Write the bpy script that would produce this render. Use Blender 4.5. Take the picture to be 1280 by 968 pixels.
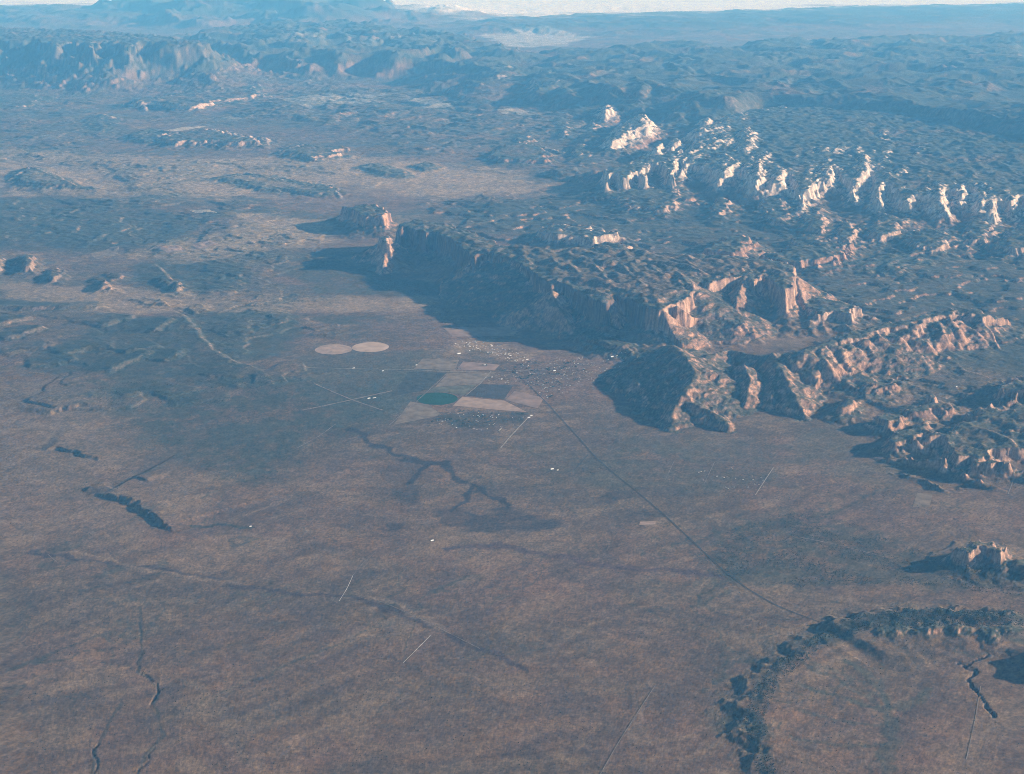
import bpy, math, random, time
import numpy as np

T0 = time.time()
random.seed(7)
RNG = np.random.default_rng(7)
for _o in list(bpy.data.objects):
    bpy.data.objects.remove(_o)
SC = bpy.context.scene

# ------------------------------------------------------------------ camera
R_EARTH = 6371000.0
CAM_H = 9500.0
F_PX = 2000.0                      # focal length in photo pixels (photo 1280 x 968)
PITCH = math.radians(17.15)        # camera looks this far below the level
cam = bpy.data.cameras.new('camera')
cam.sensor_fit = 'HORIZONTAL'
cam.sensor_width = 36.0
cam.lens = 36.0 * F_PX / 1280.0
cam.clip_start = 50.0
cam.clip_end = 900000.0
cam_o = bpy.data.objects.new('camera', cam)
SC.collection.objects.link(cam_o)
cam_o.location = (0, 0, CAM_H)
cam_o.rotation_euler = (math.pi / 2 - PITCH, 0, 0)
SC.camera = cam_o

# ------------------------------------------------------------------ sky, sun, exposure
SUN_EL = math.radians(16.0)
SUN_AZ = math.radians(80.0)        # clockwise from the view direction: from the right
world = bpy.data.worlds.new('World')
SC.world = world
world.use_nodes = True
wn = world.node_tree.nodes
bg = wn['Background']
skyt = wn.new('ShaderNodeTexSky')
skyt.sky_type = 'NISHITA'
skyt.sun_disc = False
skyt.sun_elevation = SUN_EL
skyt.sun_rotation = SUN_AZ
skyt.altitude = 1500.0
world.node_tree.links.new(skyt.outputs['Color'], bg.inputs['Color'])
bg.inputs['Strength'].default_value = 0.05

sun = bpy.data.lights.new('sun', 'SUN')
sun.energy = 4.8
sun.angle = math.radians(0.53)
sun.color = (1.0, 0.95, 0.88)
sun_o = bpy.data.objects.new('sun', sun)
SC.collection.objects.link(sun_o)
from mathutils import Vector
_sd = Vector((math.sin(SUN_AZ) * math.cos(SUN_EL), math.cos(SUN_AZ) * math.cos(SUN_EL), math.sin(SUN_EL)))
sun_o.rotation_euler = (-_sd).to_track_quat('-Z', 'Y').to_euler()
sun_o.location = (0, 0, CAM_H + 3000)

SC.view_settings.view_transform = 'Standard'
SC.view_settings.look = 'None'
SC.view_settings.gamma = 1.0
SC.view_settings.use_curve_mapping = False
SC.view_settings.exposure = 1.08
SC.cycles.max_bounces = 4
SC.cycles.diffuse_bounces = 2
SC.cycles.volume_bounces = 1
SC.cycles.use_denoising = True
SC.cycles.denoising_prefilter = 'NONE'
SC.cycles.pixel_filter_type = 'BLACKMAN_HARRIS'
SC.cycles.filter_width = 1.0

# ------------------------------------------------------------------ measuring: photo pixel -> ground point
_cp, _sp = math.cos(PITCH), math.sin(PITCH)


def px2w(px, py, z=0.0):
    """ground point seen at a photo pixel, at height z above the curved sea of the plain"""
    u = (px - 640.0) / F_PX
    v = (484.0 - py) / F_PX
    dx, dy, dz = u, _cp + v * _sp, -_sp + v * _cp
    a = (dx * dx + dy * dy) / (2 * R_EARTH)
    c = CAM_H - z
    disc = dz * dz - 4 * a * c
    if disc <= 0:
        t = -dz / (2 * a)
    else:
        t = (-dz - math.sqrt(disc)) / (2 * a)
    return dx * t, dy * t


def W(pts, z=0.0):
    return np.array([px2w(p[0], p[1], z) for p in pts], dtype=np.float64)


# ------------------------------------------------------------------ noise
_perm = RNG.permutation(256).astype(np.int32)
_perm = np.concatenate([_perm, _perm, _perm])
_ang = RNG.random(256) * 2 * np.pi
_gx, _gy = np.cos(_ang).astype(np.float32), np.sin(_ang).astype(np.float32)


def perlin(x, y, seed=0):
    x = x + seed * 17.31
    y = y - seed * 9.73
    xi = np.floor(x).astype(np.int32)
    yi = np.floor(y).astype(np.int32)
    xf = (x - xi).astype(np.float32)
    yf = (y - yi).astype(np.float32)
    xi &= 255
    yi &= 255
    u = xf * xf * xf * (xf * (xf * 6 - 15) + 10)
    v = yf * yf * yf * (yf * (yf * 6 - 15) + 10)
    a = _perm[xi] + yi
    b = _perm[xi + 1] + yi

    def g(h, dx, dy):
        return _gx[h] * dx + _gy[h] * dy
    n00 = g(_perm[a], xf, yf)
    n10 = g(_perm[b], xf - 1, yf)
    n01 = g(_perm[a + 1], xf, yf - 1)
    n11 = g(_perm[b + 1], xf - 1, yf - 1)
    x1 = n00 + u * (n10 - n00)
    x2 = n01 + u * (n11 - n01)
    return (x1 + v * (x2 - x1)) * 1.5


def fbm(x, y, octv=4, seed=0, gain=0.5, lac=2.03):
    s = np.zeros(x.shape, np.float32)
    a, f, n = 1.0, 1.0, 0.0
    for k in range(octv):
        s += a * perlin(x * f, y * f, seed + k * 3)
        n += a
        a *= gain
        f *= lac
    return s / n * 1.6


def ridged(x, y, octv=4, seed=0, gain=0.5, lac=2.05):
    s = np.zeros(x.shape, np.float32)
    a, f, n = 1.0, 1.0, 0.0
    w = 1.0
    for k in range(octv):
        r = 1.0 - np.abs(perlin(x * f, y * f, seed + k * 5))
        r = r * r * w
        w = np.clip(r * 1.6, 0, 1)
        s += a * r
        n += a
        a *= gain
        f *= lac
    return s / n


def sstep(a, b, x):
    t = np.clip((x - a) / (b - a), 0, 1)
    return t * t * (3 - 2 * t)


# ------------------------------------------------------------------ the terrain grid (polar: finer where the eye is nearer)
def _rows():
    r = [1500.0]
    while r[-1] < 15000:
        r.append(r[-1] + 900 if r[-1] < 14000 else r[-1] + 250)
    while r[-1] < 34000:
        r.append(r[-1] + 50)
    while r[-1] < 52000:
        r.append(r[-1] + 44)
    while r[-1] < 84000:
        r.append(r[-1] + 75)
    while r[-1] < 352000:
        r.append(r[-1] * 1.0042)
    return np.array(r)


def _cols():
    mid = np.linspace(-18.6, 18.9, 780)
    lft = -18.6 - np.cumsum(np.geomspace(0.1, 9, 22))
    rgt = 18.9 + np.cumsum(np.geomspace(0.08, 9, 28))
    c = np.concatenate([lft[::-1], mid, rgt])
    return np.radians(np.clip(c, -78, 78)[(c > -79) & (c < 79)])


RR, AA = _rows(), _cols()
NR, NC = len(RR), len(AA)
GX = (RR[:, None] * np.sin(AA)[None, :])
GY = (RR[:, None] * np.cos(AA)[None, :])
GD = np.broadcast_to(RR[:, None], GX.shape)
X, Y = GX.ravel(), GY.ravel()
N = X.size
KX, KY = X / 1000.0, Y / 1000.0       # kilometres
print('grid', NR, NC, 2 * (NR - 1) * (NC - 1), 'tris')

# camera-independent noise fields that are used again and again
n_big = fbm(KX / 9.0, KY / 9.0, 4, 1)
n_mid = fbm(KX / 2.6, KY / 2.6, 5, 2)
n_sm = fbm(KX / 0.7, KY / 0.7, 4, 3)
n_fine = fbm(KX / 0.22, KY / 0.22, 3, 4)
r_mid = ridged(KX / 2.4 + 0.25 * n_mid, KY / 2.4, 4, 5)
r_sm = ridged(KX / 0.85 + 0.3 * n_sm, KY / 0.85, 3, 6)
r_far = ridged(KX / 7.5 + 0.4 * n_big, KY / 7.5, 5, 7)
print('noise', round(time.time() - T0, 1))


def seldist(pts, pad):
    """indices near a point set"""
    x0, y0 = pts.min(0) - pad
    x1, y1 = pts.max(0) + pad
    return np.nonzero((X > x0) & (X < x1) & (Y > y0) & (Y < y1))[0]


def seg_dist(idx, pts, closed, wob=0.0):
    """distance to a polyline, the side (+1 to its left) and the fraction along it"""
    x, y = X[idx], Y[idx]
    if wob:
        x = x + wob * fbm(KX[idx] / 0.45, KY[idx] / 0.45, 3, 171)
        y = y + 1.6 * wob * fbm(KX[idx] / 0.45, KY[idx] / 0.45, 3, 177)
    best = np.full(x.shape, 1e18)
    side = np.ones(x.shape)
    along = np.zeros(x.shape)
    n = len(pts)
    m = n if closed else n - 1
    for i in range(m):
        ax, ay = pts[i]
        bx, by = pts[(i + 1) % n]
        ex, ey = bx - ax, by - ay
        L2 = ex * ex + ey * ey + 1e-9
        t = np.clip(((x - ax) * ex + (y - ay) * ey) / L2, 0, 1)
        d2 = (x - ax - t * ex) ** 2 + (y - ay - t * ey) ** 2
        k = d2 < best
        best[k] = d2[k]
        cr = ex * (y - ay) - ey * (x - ax)
        side[k] = np.where(cr[k] >= 0, 1, -1)
        along[k] = ((i + t) / m)[k]
    return np.sqrt(best), side, along


def inside(idx, pts):
    x, y = X[idx], Y[idx]
    c = np.zeros(x.shape, bool)
    n = len(pts)
    for i in range(n):
        ax, ay = pts[i]
        bx, by = pts[(i + 1) % n]
        if ay == by:
            continue
        k = ((ay > y) != (by > y)) & (x < (bx - ax) * (y - ay) / (by - ay) + ax)
        c ^= k
    return c


def signed(idx, pts):
    d, _, _ = seg_dist(idx, pts, True)
    return np.where(inside(idx, pts), d, -d)


Z = np.zeros(N)
ROCK = np.zeros(N, np.float32)        # extra rockiness
WALL_SHADE = np.zeros(N, np.float32)        # shade put into the rock colour of the mesa fronts
BARE = np.zeros(N, np.float32)        # no trees: naked badland clay
WHITE = np.zeros(N, np.float32)       # pale sandstone instead of red
OWNER = np.zeros(N, np.int16)         # which hill a grid point belongs to
HILLS = [None]

# ------------------------------------------------------------------ base of the land
Z += 14 * n_big + 10 * n_mid + 3.0 * n_sm
far_w = sstep(36000, 70000, GD.ravel())
Z += far_w * (60 * n_big + 70 * (r_mid - 0.45))


def owner(idx, gain, name, label):
    if name is None:
        return
    HILLS.append((name, label))
    OWNER[idx[gain]] = len(HILLS) - 1


def mesa(poly, z, talus=900.0, cliff=0.5, warp=260.0, wl=1.0, rough=0.0, cw=90.0, white=0.0, name=None, label=None, ribs=0.5, tiers=1, slope=0.0, base=0.0, rk=1.0, rel=0.0, inr=300.0, fl=1.0, wall_shade=0.0):
    """a table of rock: a rim polygon (photo pixels, at height z), a cliff below it and a talus apron"""
    p = W(poly, z)
    idx = seldist(p, talus + 4 * warp + 400)
    if idx.size == 0:
        return
    sd = signed(idx, p)
    kx, ky = KX[idx], KY[idx]
    wn_ = fbm(kx / (1.5 * wl), ky / (1.5 * wl), 3, len(HILLS) + 20)
    rn_ = ridged(kx / (0.9 * wl) + 0.3 * wn_, ky / (0.9 * wl), 3, len(HILLS) + 30)
    out = np.clip(-sd / max(talus, 1.0), 0, 1)
    sdw = sd + warp * (1.1 * wn_ + ribs * 1.6 * (rn_ - 0.5) * (1 + out))
    fl_ = ridged(kx / 0.24 + 0.5 * wn_, ky / 0.30, 2, len(HILLS) + 50)
    sdw = sdw + fl * min(55.0, 0.35 * warp) * (fl_ - 0.5) * 2.0
    lo = 1.0 - cliff
    t = np.clip((sdw + talus) / talus, 0, 1)
    prof = lo * (0.25 * t + 0.75 * t ** 2.4)
    if tiers == 1:
        prof = prof + cliff * 0.93 * sstep(-10, cw, sdw)
    else:
        gap = 260.0
        prof = prof + cliff * 0.5 * sstep(-10, cw, sdw) + cliff * 0.43 * sstep(gap, gap + cw, sdw + 60 * wn_)
    prof = prof + cliff * 0.07 * sstep(cw, cw + 500, sdw)
    h = prof * (z - base)
    if rough:
        top = sstep(cw, cw + 350, sdw)
        h = h + top * rough * (1.4 * (ridged(kx / 0.75, ky / 1.1, 3, len(HILLS) + 40) - 0.55) + 0.5 * wn_)
    h = h + base * (t > 0) + rel * sstep(0, 0.3, t)
    h = h + 0.03 * (z - base) * n_fine[idx] * sstep(0.02, 0.3, t)
    zi = h + Z[idx] * np.clip(1 - 1.0 * prof, 0, 1) * 0.9
    k = (h > 8) & (zi > Z[idx])
    tgt = idx[k]
    Z[tgt] = zi[k]
    inner = sstep(inr, inr * 2.6, sdw[k])
    WHITE[tgt] = np.maximum(WHITE[tgt] * (1 - inner), white * sstep(0.15, 0.5, prof[k]) * (1 - 0.95 * inner))
    ROCK[tgt] = np.maximum(ROCK[tgt] * (1 - prof[k] * (rk < 1)), rk * sstep(0.1, 0.4, prof[k]) * (1 - 0.55 * inner))
    if wall_shade:
        WALL_SHADE[tgt] = np.maximum(WALL_SHADE[tgt], wall_shade * (X[tgt] / Y[tgt] < 0.086))  # painted shade stops short of the sunlit cliff
    owner(idx, k & (h > 0.10 * z), name, label)


def upland(poly, z, skirt, warp=1500.0, rel=0.0, seed=60, wl=6.0, name=None, label=None, white=0.0, sharp=1.0, rock=0.15):
    """a broad plateau or massif with long slopes, ridged relief on it"""
    p = W(poly, z)
    idx = seldist(p, skirt + 3 * warp)
    sd = signed(idx, p)
    kx, ky = KX[idx], KY[idx]
    wn_ = fbm(kx / wl, ky / wl, 4, seed)
    rg = ridged(kx / (wl * 0.7) + 0.3 * wn_, ky / (wl * 0.7), 5, seed + 7)
    sdw = sd + warp * (wn_ + 0.9 * (rg - 0.5))
    t = sstep(-skirt, 0, sdw) ** sharp
    h = t * (z + rel * (rg - 0.5) * 1.6)
    zi = h + Z[idx] * (1 - t)
    k = (h > 10) & (zi > Z[idx])
    tgt = idx[k]
    Z[tgt] = zi[k]
    ROCK[tgt] = np.maximum(ROCK[tgt], t[k] * rock)
    WHITE[tgt] = np.maximum(WHITE[tgt], white * t[k])
    owner(idx, k & (t > 0.25), name, label)


BACKS = np.zeros(N, np.float32)


def scarp(line, h, back=2200.0, face=160.0, warp=120.0, wl=0.6, rock=1.0, flip=False, ends=0.12, white=0.0, dark=0.0):
    """a step in the plain: falls sharply on one side of the line and dies away slowly on the other"""
    p = W(line, 0)
    idx = seldist(p, back + 300)
    d, side, al = seg_dist(idx, p, False)
    s = d * side * (-1 if flip else 1)
    kx, ky = KX[idx], KY[idx]
    s = s + warp * fbm(kx / wl, ky / wl, 3, 90) + 0.7 * warp * (ridged(kx / (wl * 0.7), ky / (wl * 0.7), 2, 93) - 0.5)
    prof = np.where(s > 0, np.clip(1 - s / back, 0, 1) ** 1.3, 1) * sstep(-face, 0, s)
    taper = sstep(0, ends, al) * sstep(0, ends, 1 - al) * (d < back)
    Z[idx] += h * prof * taper
    if dark:
        BACKS[idx] = np.maximum(BACKS[idx], dark * taper * sstep(20, 120, s) * (1 - sstep(350, 800, s)))
    k = (s < 60) & (s > -face * 1.2)
    ROCK[idx[k]] = np.maximum(ROCK[idx[k]], rock * taper[k])
    if white:
        WHITE[idx[k]] = np.maximum(WHITE[idx[k]], white * taper[k])


def canyon(line, depth, width, warp=0.5):
    p = W(line, 0)
    idx = seldist(p, width * 3 + 300)
    d, side, al = seg_dist(idx, p, False, 70.0)
    d = d + width * warp * fbm(KX[idx] / 0.35, KY[idx] / 0.35, 3, 110)
    Z[idx] -= depth * (1 - sstep(width * 0.25, width, d)) * sstep(0, 0.05, al)


def badlands(poly, feather, step, nst, wl, seed, lift=0.0, white=None, rock=0.9, edge=0.86):
    """stepped country: benches and cliffs cut by side canyons"""
    p = W(poly, 100)
    idx = seldist(p, feather * 1.5)
    sd = signed(idx, p)
    kx, ky = KX[idx], KY[idx]
    w1 = fbm(kx / (wl * 0.8), ky / (wl * 0.8), 3, seed + 2)
    sd = sd + feather * 0.7 * w1
    m = sstep(-feather, feather * 0.6, sd)
    n = 0.5 + 0.42 * fbm(kx / wl + 0.35 * w1, ky / wl, 5, seed) + 0.34 * (ridged(kx / wl * 1.3, ky / wl * 1.3 + 0.3 * w1, 4, seed + 9) - 0.5)
    q = np.clip(n, 0, 1.2) * nst * m
    f = np.floor(q)
    fr = q - f
    h = step * (f + 0.42 * fr + 0.58 * sstep(edge, 1.0, fr))
    h = h + 0.07 * step * n_sm[idx] * m
    Z[idx] += h + lift * m
    cl = sstep(0.45, 0.9, fr) * m
    ROCK[idx] = np.maximum(ROCK[idx], rock * np.maximum(cl, 0.5 * m))
    if white is not None:
        WHITE[idx] = np.maximum(WHITE[idx], white[2] * sstep(white[0], white[1], h) * m)


def spur(pts, slope=0.7, warp=60.0, name=None, label=None, white=0.0, rk=1.0, bare=0.0):
    """a crest line that climbs or falls (photo x, y and height of each point), sides falling away evenly"""
    p = np.array([px2w(a, b, c) for a, b, c in pts])
    zz = np.array([c for _, _, c in pts], float)
    reach = zz.max() / slope + 300
    idx = seldist(p, reach)
    d, side, al = seg_dist(idx, p, False, 0.0)
    kx, ky = KX[idx], KY[idx]
    zc = np.interp(al * (len(zz) - 1), np.arange(len(zz)), zz)
    rg = ridged(kx / 0.42, ky / 0.42, 3, 330)
    dd = d + warp * fbm(kx / 0.5, ky / 0.5, 3, 335) - warp * 1.1 * (rg - 0.5) * sstep(20, 200, d)
    h = zc + 12 * fbm(kx / 0.2, ky / 0.2, 2, 340) - slope * np.maximum(dd, 0) * (1 - 0.25 * sstep(200, 900, d))
    zi = h
    k = zi > Z[idx]
    t = idx[k]
    Z[t] = zi[k]
    ROCK[t] = np.maximum(ROCK[t], rk * 0.9)
    WALL_SHADE[t] = 0
    WHITE[t] = np.maximum(WHITE[t], white)
    if bare:
        BARE[t] = np.maximum(BARE[t], bare)
    owner(idx, k & (h > 30), name, label)


def ribbed(crest, n, dx, dy, seed, slope=0.6, low=0.12, white=0.0, rk=1.0, warp=50.0):
    """ribs running down from a crest line towards the near side"""
    rr = random.Random(seed)
    m = len(crest) - 1
    for k in range(n):
        u = min(0.999, max(0.0, (k + rr.uniform(-0.4, 0.4)) / (n - 1))) * m
        i = int(u)
        f = u - i
        cx, cy, cz = [crest[i][j] * (1 - f) + crest[i + 1][j] * f for j in range(3)]
        L = rr.uniform(0.6, 1.1)
        q = rr.uniform(0.5, 1.4)
        spur([(cx, cy, cz), (cx + 0.35 * dx * q * L, cy + 0.35 * dy * L, cz * 0.66), (cx + dx * q * L, cy + dy * L, cz * low)], slope * rr.uniform(0.8, 1.2), warp, white=white, rk=rk, bare=0.9 if white >= 0.3 else 0.0)


#SECTION hills
# ---- the far land first, near land last
# far ranges along the horizon
upland([(240, 1), (300, -7), (350, -7), (400, 2), (390, 6), (250, 7)], 1500, 14000, 6000, 900, 61, 14.0, 'mountain', 'pale blue peaked mountain rising into the haze at the horizon')
upland([(-60, 9), (60, 8), (130, 10), (230, 14), (225, 20), (-60, 18)], 650, 9000, 4000, 500, 62, 12.0, 'mountain', 'low pale mountain chain at the horizon beyond the ribbed massif')
upland([(440, 12), (520, 8), (560, 12), (540, 15), (450, 16)], 500, 7000, 3000, 300, 63, 10.0, 'mountain', 'faint low mountain beside the bright far desert')
upland([(620, 27), (660, 23), (700, 25), (720, 31), (630, 33)], 420, 6000, 2500, 250, 64, 9.0, 'mountain', 'isolated dark blue hill in the pale far plain')
upland([(760, 20), (1000, 13), (1150, 8), (1330, 6), (1330, 22), (1000, 24), (800, 30)], 450, 12000, 3000, 250, 65, 12.0, 'mountain', 'long hazy mesa line close under the horizon')
# left massif and the ridge beside it
mesa([(-80, 52), (-20, 48), (20, 54), (40, 50), (70, 58), (90, 52), (112, 62), (130, 54), (160, 64), (180, 56), (205, 62), (240, 60), (262, 70), (275, 62), (250, 50), (190, 42), (120, 38), (40, 34), (-80, 32)],
     1900, 5200, 0.25, 520, 1.9, 120, 400, 0.1, 'mountain', 'big massif with ribbed sunlit slopes and dark gullies beyond the badlands', ribs=1.4, rk=0.25)
ribbed([(-60, 50, 1850), (40, 52, 1850), (120, 56, 1850), (200, 60, 1800), (268, 66, 1600)], 26, 9, 36, 8, 0.5, 0.1, 0.05, 0.3, 200.0)
upland([(270, 38), (340, 30), (420, 28), (520, 38), (590, 50), (600, 58), (520, 66), (440, 66), (360, 60), (280, 54)], 1150, 5000, 1800, 420, 67, 5.0, 'mountain', 'rugged blue range behind the pale salt-coloured flats')
# great dark plateau on the far right
upland([(600, 82), (650, 68), (700, 66), (752, 63), (800, 60), (838, 55), (900, 60), (1000, 51), (1060, 52), (1140, 46), (1360, 42), (1360, 175), (1240, 165), (1130, 150), (1040, 140), (950, 128), (860, 118), (780, 108), (700, 98), (640, 92)],
       1000, 6500, 1600, 380, 68, 6.5, 'plateau', 'vast dark forested plateau under the pale horizon')
# rolling lands between the plateau and the mesas
badlands([(690, 150), (760, 132), (900, 138), (1000, 150), (1120, 158), (1400, 170), (1400, 300), (1240, 285), (1120, 300), (1000, 290), (900, 262), (800, 240), (740, 215), (700, 185)],
         2200, 80, 4, 3.0, 210, 0, (200, 300, 0.7))
badlands([(560, 150), (700, 140), (760, 180), (740, 230), (640, 215), (560, 200)], 1800, 70, 3, 2.6, 220, 0, (140, 220, 0.3), 0.7)
badlands([(-80, 95), (160, 92), (330, 96), (420, 110), (600, 120), (620, 160), (480, 210), (300, 250), (120, 250), (-80, 240)], 3500, 60, 4, 4.6, 230, 0, (150, 240, 0.35), 0.8)
badlands([(-80, 250), (140, 262), (330, 262), (380, 300), (340, 380), (300, 470), (180, 480), (-80, 460)], 2200, 42, 4, 3.0, 240, 0, (60, 110, 0.15), 0.8)
badlands([(560, 250), (760, 240), (900, 262), (1120, 300), (1340, 290), (1340, 380), (1240, 385), (1060, 400), (940, 330), (760, 300), (600, 290)], 1600, 70, 3, 2.2, 250, 0, (150, 220, 0.2), 0.8)
badlands([(1060, 470), (1240, 400), (1400, 390), (1400, 500), (1180, 510)], 1200, 45, 3, 1.8, 260, 0, None, 0.8)
upland([(330, 118), (420, 110), (520, 118), (600, 130), (640, 150), (560, 165), (440, 160), (350, 140)], 170, 2600, 900, 160, 70, 3.0)
# badlands on the left
def calm(poly, feather, keep):
    p = W(poly, 60)
    idx = seldist(p, feather)
    m = sstep(-feather, 0, signed(idx, p))
    Z[idx] *= 1 - (1 - keep) * m
    ROCK[idx] *= 1 - 0.7 * m


calm([(150, 140), (190, 108), (330, 100), (350, 112), (250, 142)], 3000, 0.35)
calm([(140, 190), (190, 160), (340, 158), (440, 180), (420, 200), (250, 196)], 2600, 0.3)
calm([(-20, 240), (20, 205), (110, 215), (150, 245)], 1500, 0.3)
calm([(260, 245), (300, 212), (430, 225), (420, 250)], 1500, 0.4)
calm([(430, 222), (470, 200), (560, 200), (700, 176), (700, 205), (540, 225)], 1500, 0.4)
mesa([(176, 126), (220, 116), (280, 110), (322, 106), (330, 112), (300, 122), (240, 132)], 330, 1500, 0.35, 700, 2.2, 60, 120, 0.35, 'badland_hill', 'long pale pink ribbed badland slope', ribs=0.6)
mesa([(196, 170), (230, 165), (262, 160), (268, 164), (290, 170), (328, 172), (326, 177), (262, 175), (215, 178)], 280, 900, 0.45, 420, 1.3, 30, 100, 0.2, 'badland_hill', 'flat ridge with fluted pale cliffs under a bright field', ribs=0.6)
mesa([(160, 168), (188, 160), (205, 168), (180, 176)], 170, 900, 0.3, 200, 1.2)
mesa([(350, 188), (375, 180), (420, 184), (430, 192), (380, 196)], 220, 900, 0.4, 420, 1.4, ribs=0.6, white=0.2)
mesa([(20, 217), (40, 208), (56, 214), (90, 226), (110, 232), (60, 230), (28, 226)], 190, 800, 0.3, 200, 1.4, name='hill', label='dark wedge-shaped hill with a long shadow near the edge of the valley')
mesa([(270, 222), (310, 216), (350, 222), (420, 236), (400, 242), (330, 236)], 110, 700, 0.4, 300, 1.0, ribs=0.6)
mesa([(100, 92), (140, 92), (150, 98), (110, 100)], 200, 1500, 0.3, 500, 2.0, white=0.6)
mesa([(60, 105), (95, 100), (105, 108), (70, 112)], 180, 1500, 0.3, 500, 2.0, white=0.6)
mesa([(0, 122), (40, 118), (62, 124), (40, 130), (0, 132)], 200, 1500, 0.3, 700, 2.0, white=0.3)
mesa([(110, 150), (130, 142), (140, 152), (128, 162)], 180, 900, 0.3, 300, 1.5, white=0.2)
mesa([(450, 208), (470, 204), (500, 212), (510, 218), (480, 218)], 110, 700, 0.4, 160, 1.0)
mesa([(516, 206), (535, 203), (545, 208), (530, 212)], 90, 500, 0.4, 120, 1.0)
mesa([(606, 188), (628, 180), (660, 178), (690, 190), (680, 200), (630, 200)], 210, 900, 0.5, 350, 1.3, name='mesa', label='low blue mesa shading the valley beside the pink badlands')
# far white walls on the plateau edge
for (pp, zz, lab) in [
        ([(614, 82), (628, 78), (640, 82), (641, 92), (622, 94)], 1230, 'far pale cliff patch, the more square of the two on the plateau edge'),
        ([(668, 92), (682, 86), (700, 90), (716, 97), (700, 104), (672, 104)], 1150, 'far pale cliff with a long foot on the plateau edge'),
        ]:
    mesa(pp, zz - 130, 2200, 0.45, 500, 1.6, 40, 300, 0.45, 'cliff' if lab else None, lab, ribs=0.6)
# white sandstone country: towers, fins and walls
calm([(840, 200), (960, 150), (1120, 160), (1300, 200), (1300, 275), (1000, 262), (860, 240)], 1500, 0.25)
mesa([(850, 214), (862, 204), (884, 210), (900, 222), (914, 210), (930, 212), (941, 228), (955, 216), (964, 232), (982, 216), (992, 234), (1004, 252), (1014, 234), (1026, 224), (1041, 210), (1058, 226), (1066, 240), (1080, 224),
      (1089, 208), (1094, 238), (1099, 252), (1107, 228), (1128, 246), (1134, 262), (1146, 244), (1160, 246), (1170, 258), (1184, 236), (1196, 240), (1202, 250), (1212, 232), (1226, 246), (1242, 266), (1254, 246), (1262, 258), (1276, 244), (1300, 260),
      (1400, 262), (1400, 150), (1280, 142), (1180, 136), (1100, 130), (1000, 130), (920, 138), (880, 160), (860, 190)],
     640, 1500, 0.55, 190, 0.9, 80, 190, 0.8, 'plateau', 'canyon-cut plateau with white sunlit headlands and dark walls', ribs=0.9, tiers=1, inr=480.0)
mesa([(756, 228), (766, 216), (780, 222), (798, 214), (806, 220), (812, 204), (826, 203), (832, 216), (840, 222), (850, 196), (858, 206), (852, 186), (820, 192), (790, 200), (760, 210)],
     660, 1400, 0.6, 150, 0.8, 40, 90, 0.7, 'cliff', 'long pale fluted cliff beneath the white towers', ribs=0.9)
slabs = [
    ([(694, 150), (702, 144), (712, 160), (704, 168)], 230, 500), ([(730, 158), (742, 150), (748, 158), (736, 166)], 220, 500), ([(712, 186), (728, 180), (736, 190), (720, 196)], 200, 500), ([(640, 172), (660, 166), (668, 174), (648, 178)], 130, 500),
    ([(1086, 176), (1110, 170), (1116, 176), (1096, 180)], 440, 350), ([(984, 196), (992, 190), (998, 198), (988, 204)], 470, 350), ([(1004, 200), (1012, 194), (1016, 204), (1008, 210)], 470, 350), ([(1056, 198), (1062, 192), (1066, 204), (1060, 208)], 470, 350),
    ([(1152, 212), (1160, 206), (1164, 214), (1156, 218)], 430, 350), ([(1122, 194), (1130, 188), (1134, 196), (1126, 202)], 430, 350), ([(1180, 212), (1190, 208), (1192, 214), (1184, 217)], 420, 300), ([(1208, 214), (1216, 210), (1220, 216), (1212, 220)], 420, 300),
    ([(874, 150), (884, 146), (890, 151), (880, 154)], 440, 350), ([(920, 146), (930, 143), (934, 147), (924, 150)], 420, 300), ([(834, 176), (846, 170), (852, 178), (840, 182)], 380, 400), ([(812, 184), (826, 178), (830, 186), (816, 190)], 360, 400),
    ([(750, 134), (760, 129), (766, 136), (756, 140)], 430, 600), ([(768, 162), (778, 153), (793, 156), (790, 166), (774, 168)], 420, 700), ([(786, 150), (800, 141), (813, 147), (810, 158), (792, 160)], 480, 700),
    ([(756, 174), (775, 166), (784, 172), (764, 178)], 330, 700), ([(866, 160), (890, 155), (910, 157), (906, 164), (872, 166)], 470, 500), ([(868, 176), (895, 168), (918, 170), (908, 182), (878, 184)], 470, 500),
    ([(852, 190), (870, 181), (886, 185), (878, 196), (858, 196)], 440, 500), ([(922, 168), (932, 159), (944, 168), (939, 186), (924, 186)], 520, 500), ([(894, 206), (905, 192), (918, 196), (926, 204), (908, 214)], 470, 450),
    ([(926, 200), (940, 195), (947, 201), (932, 208)], 480, 400), ([(942, 200), (956, 188), (962, 195), (950, 205)], 500, 400), ([(938, 214), (948, 205), (956, 212), (953, 226), (941, 226)], 540, 400),
    ([(962, 214), (972, 204), (982, 212), (979, 226), (965, 228)], 520, 450), ([(1024, 208), (1034, 197), (1043, 206), (1041, 220), (1027, 222)], 520, 450), ([(1070, 204), (1080, 192), (1089, 201), (1087, 214), (1073, 216)], 560, 450),
    ([(1016, 185), (1040, 180), (1054, 183), (1050, 188), (1020, 189)], 500, 350), ([(1064, 187), (1073, 180), (1079, 186), (1070, 191)], 500, 350), ([(1094, 186), (1104, 178), (1113, 190), (1108, 202), (1096, 200)], 480, 500),
    ([(1097, 168), (1104, 161), (1109, 169), (1100, 173)], 500, 400), ([(1166, 238), (1174, 225), (1183, 240), (1181, 254), (1169, 252)], 540, 400), ([(1194, 234), (1204, 226), (1209, 239), (1200, 246)], 480, 350),
    ([(1138, 186), (1150, 180), (1157, 186), (1146, 191)], 470, 400), ([(1116, 214), (1128, 208), (1133, 214), (1120, 219)], 480, 350), ([(1220, 246), (1229, 234), (1237, 247), (1226, 254)], 480, 350),
]
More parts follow.
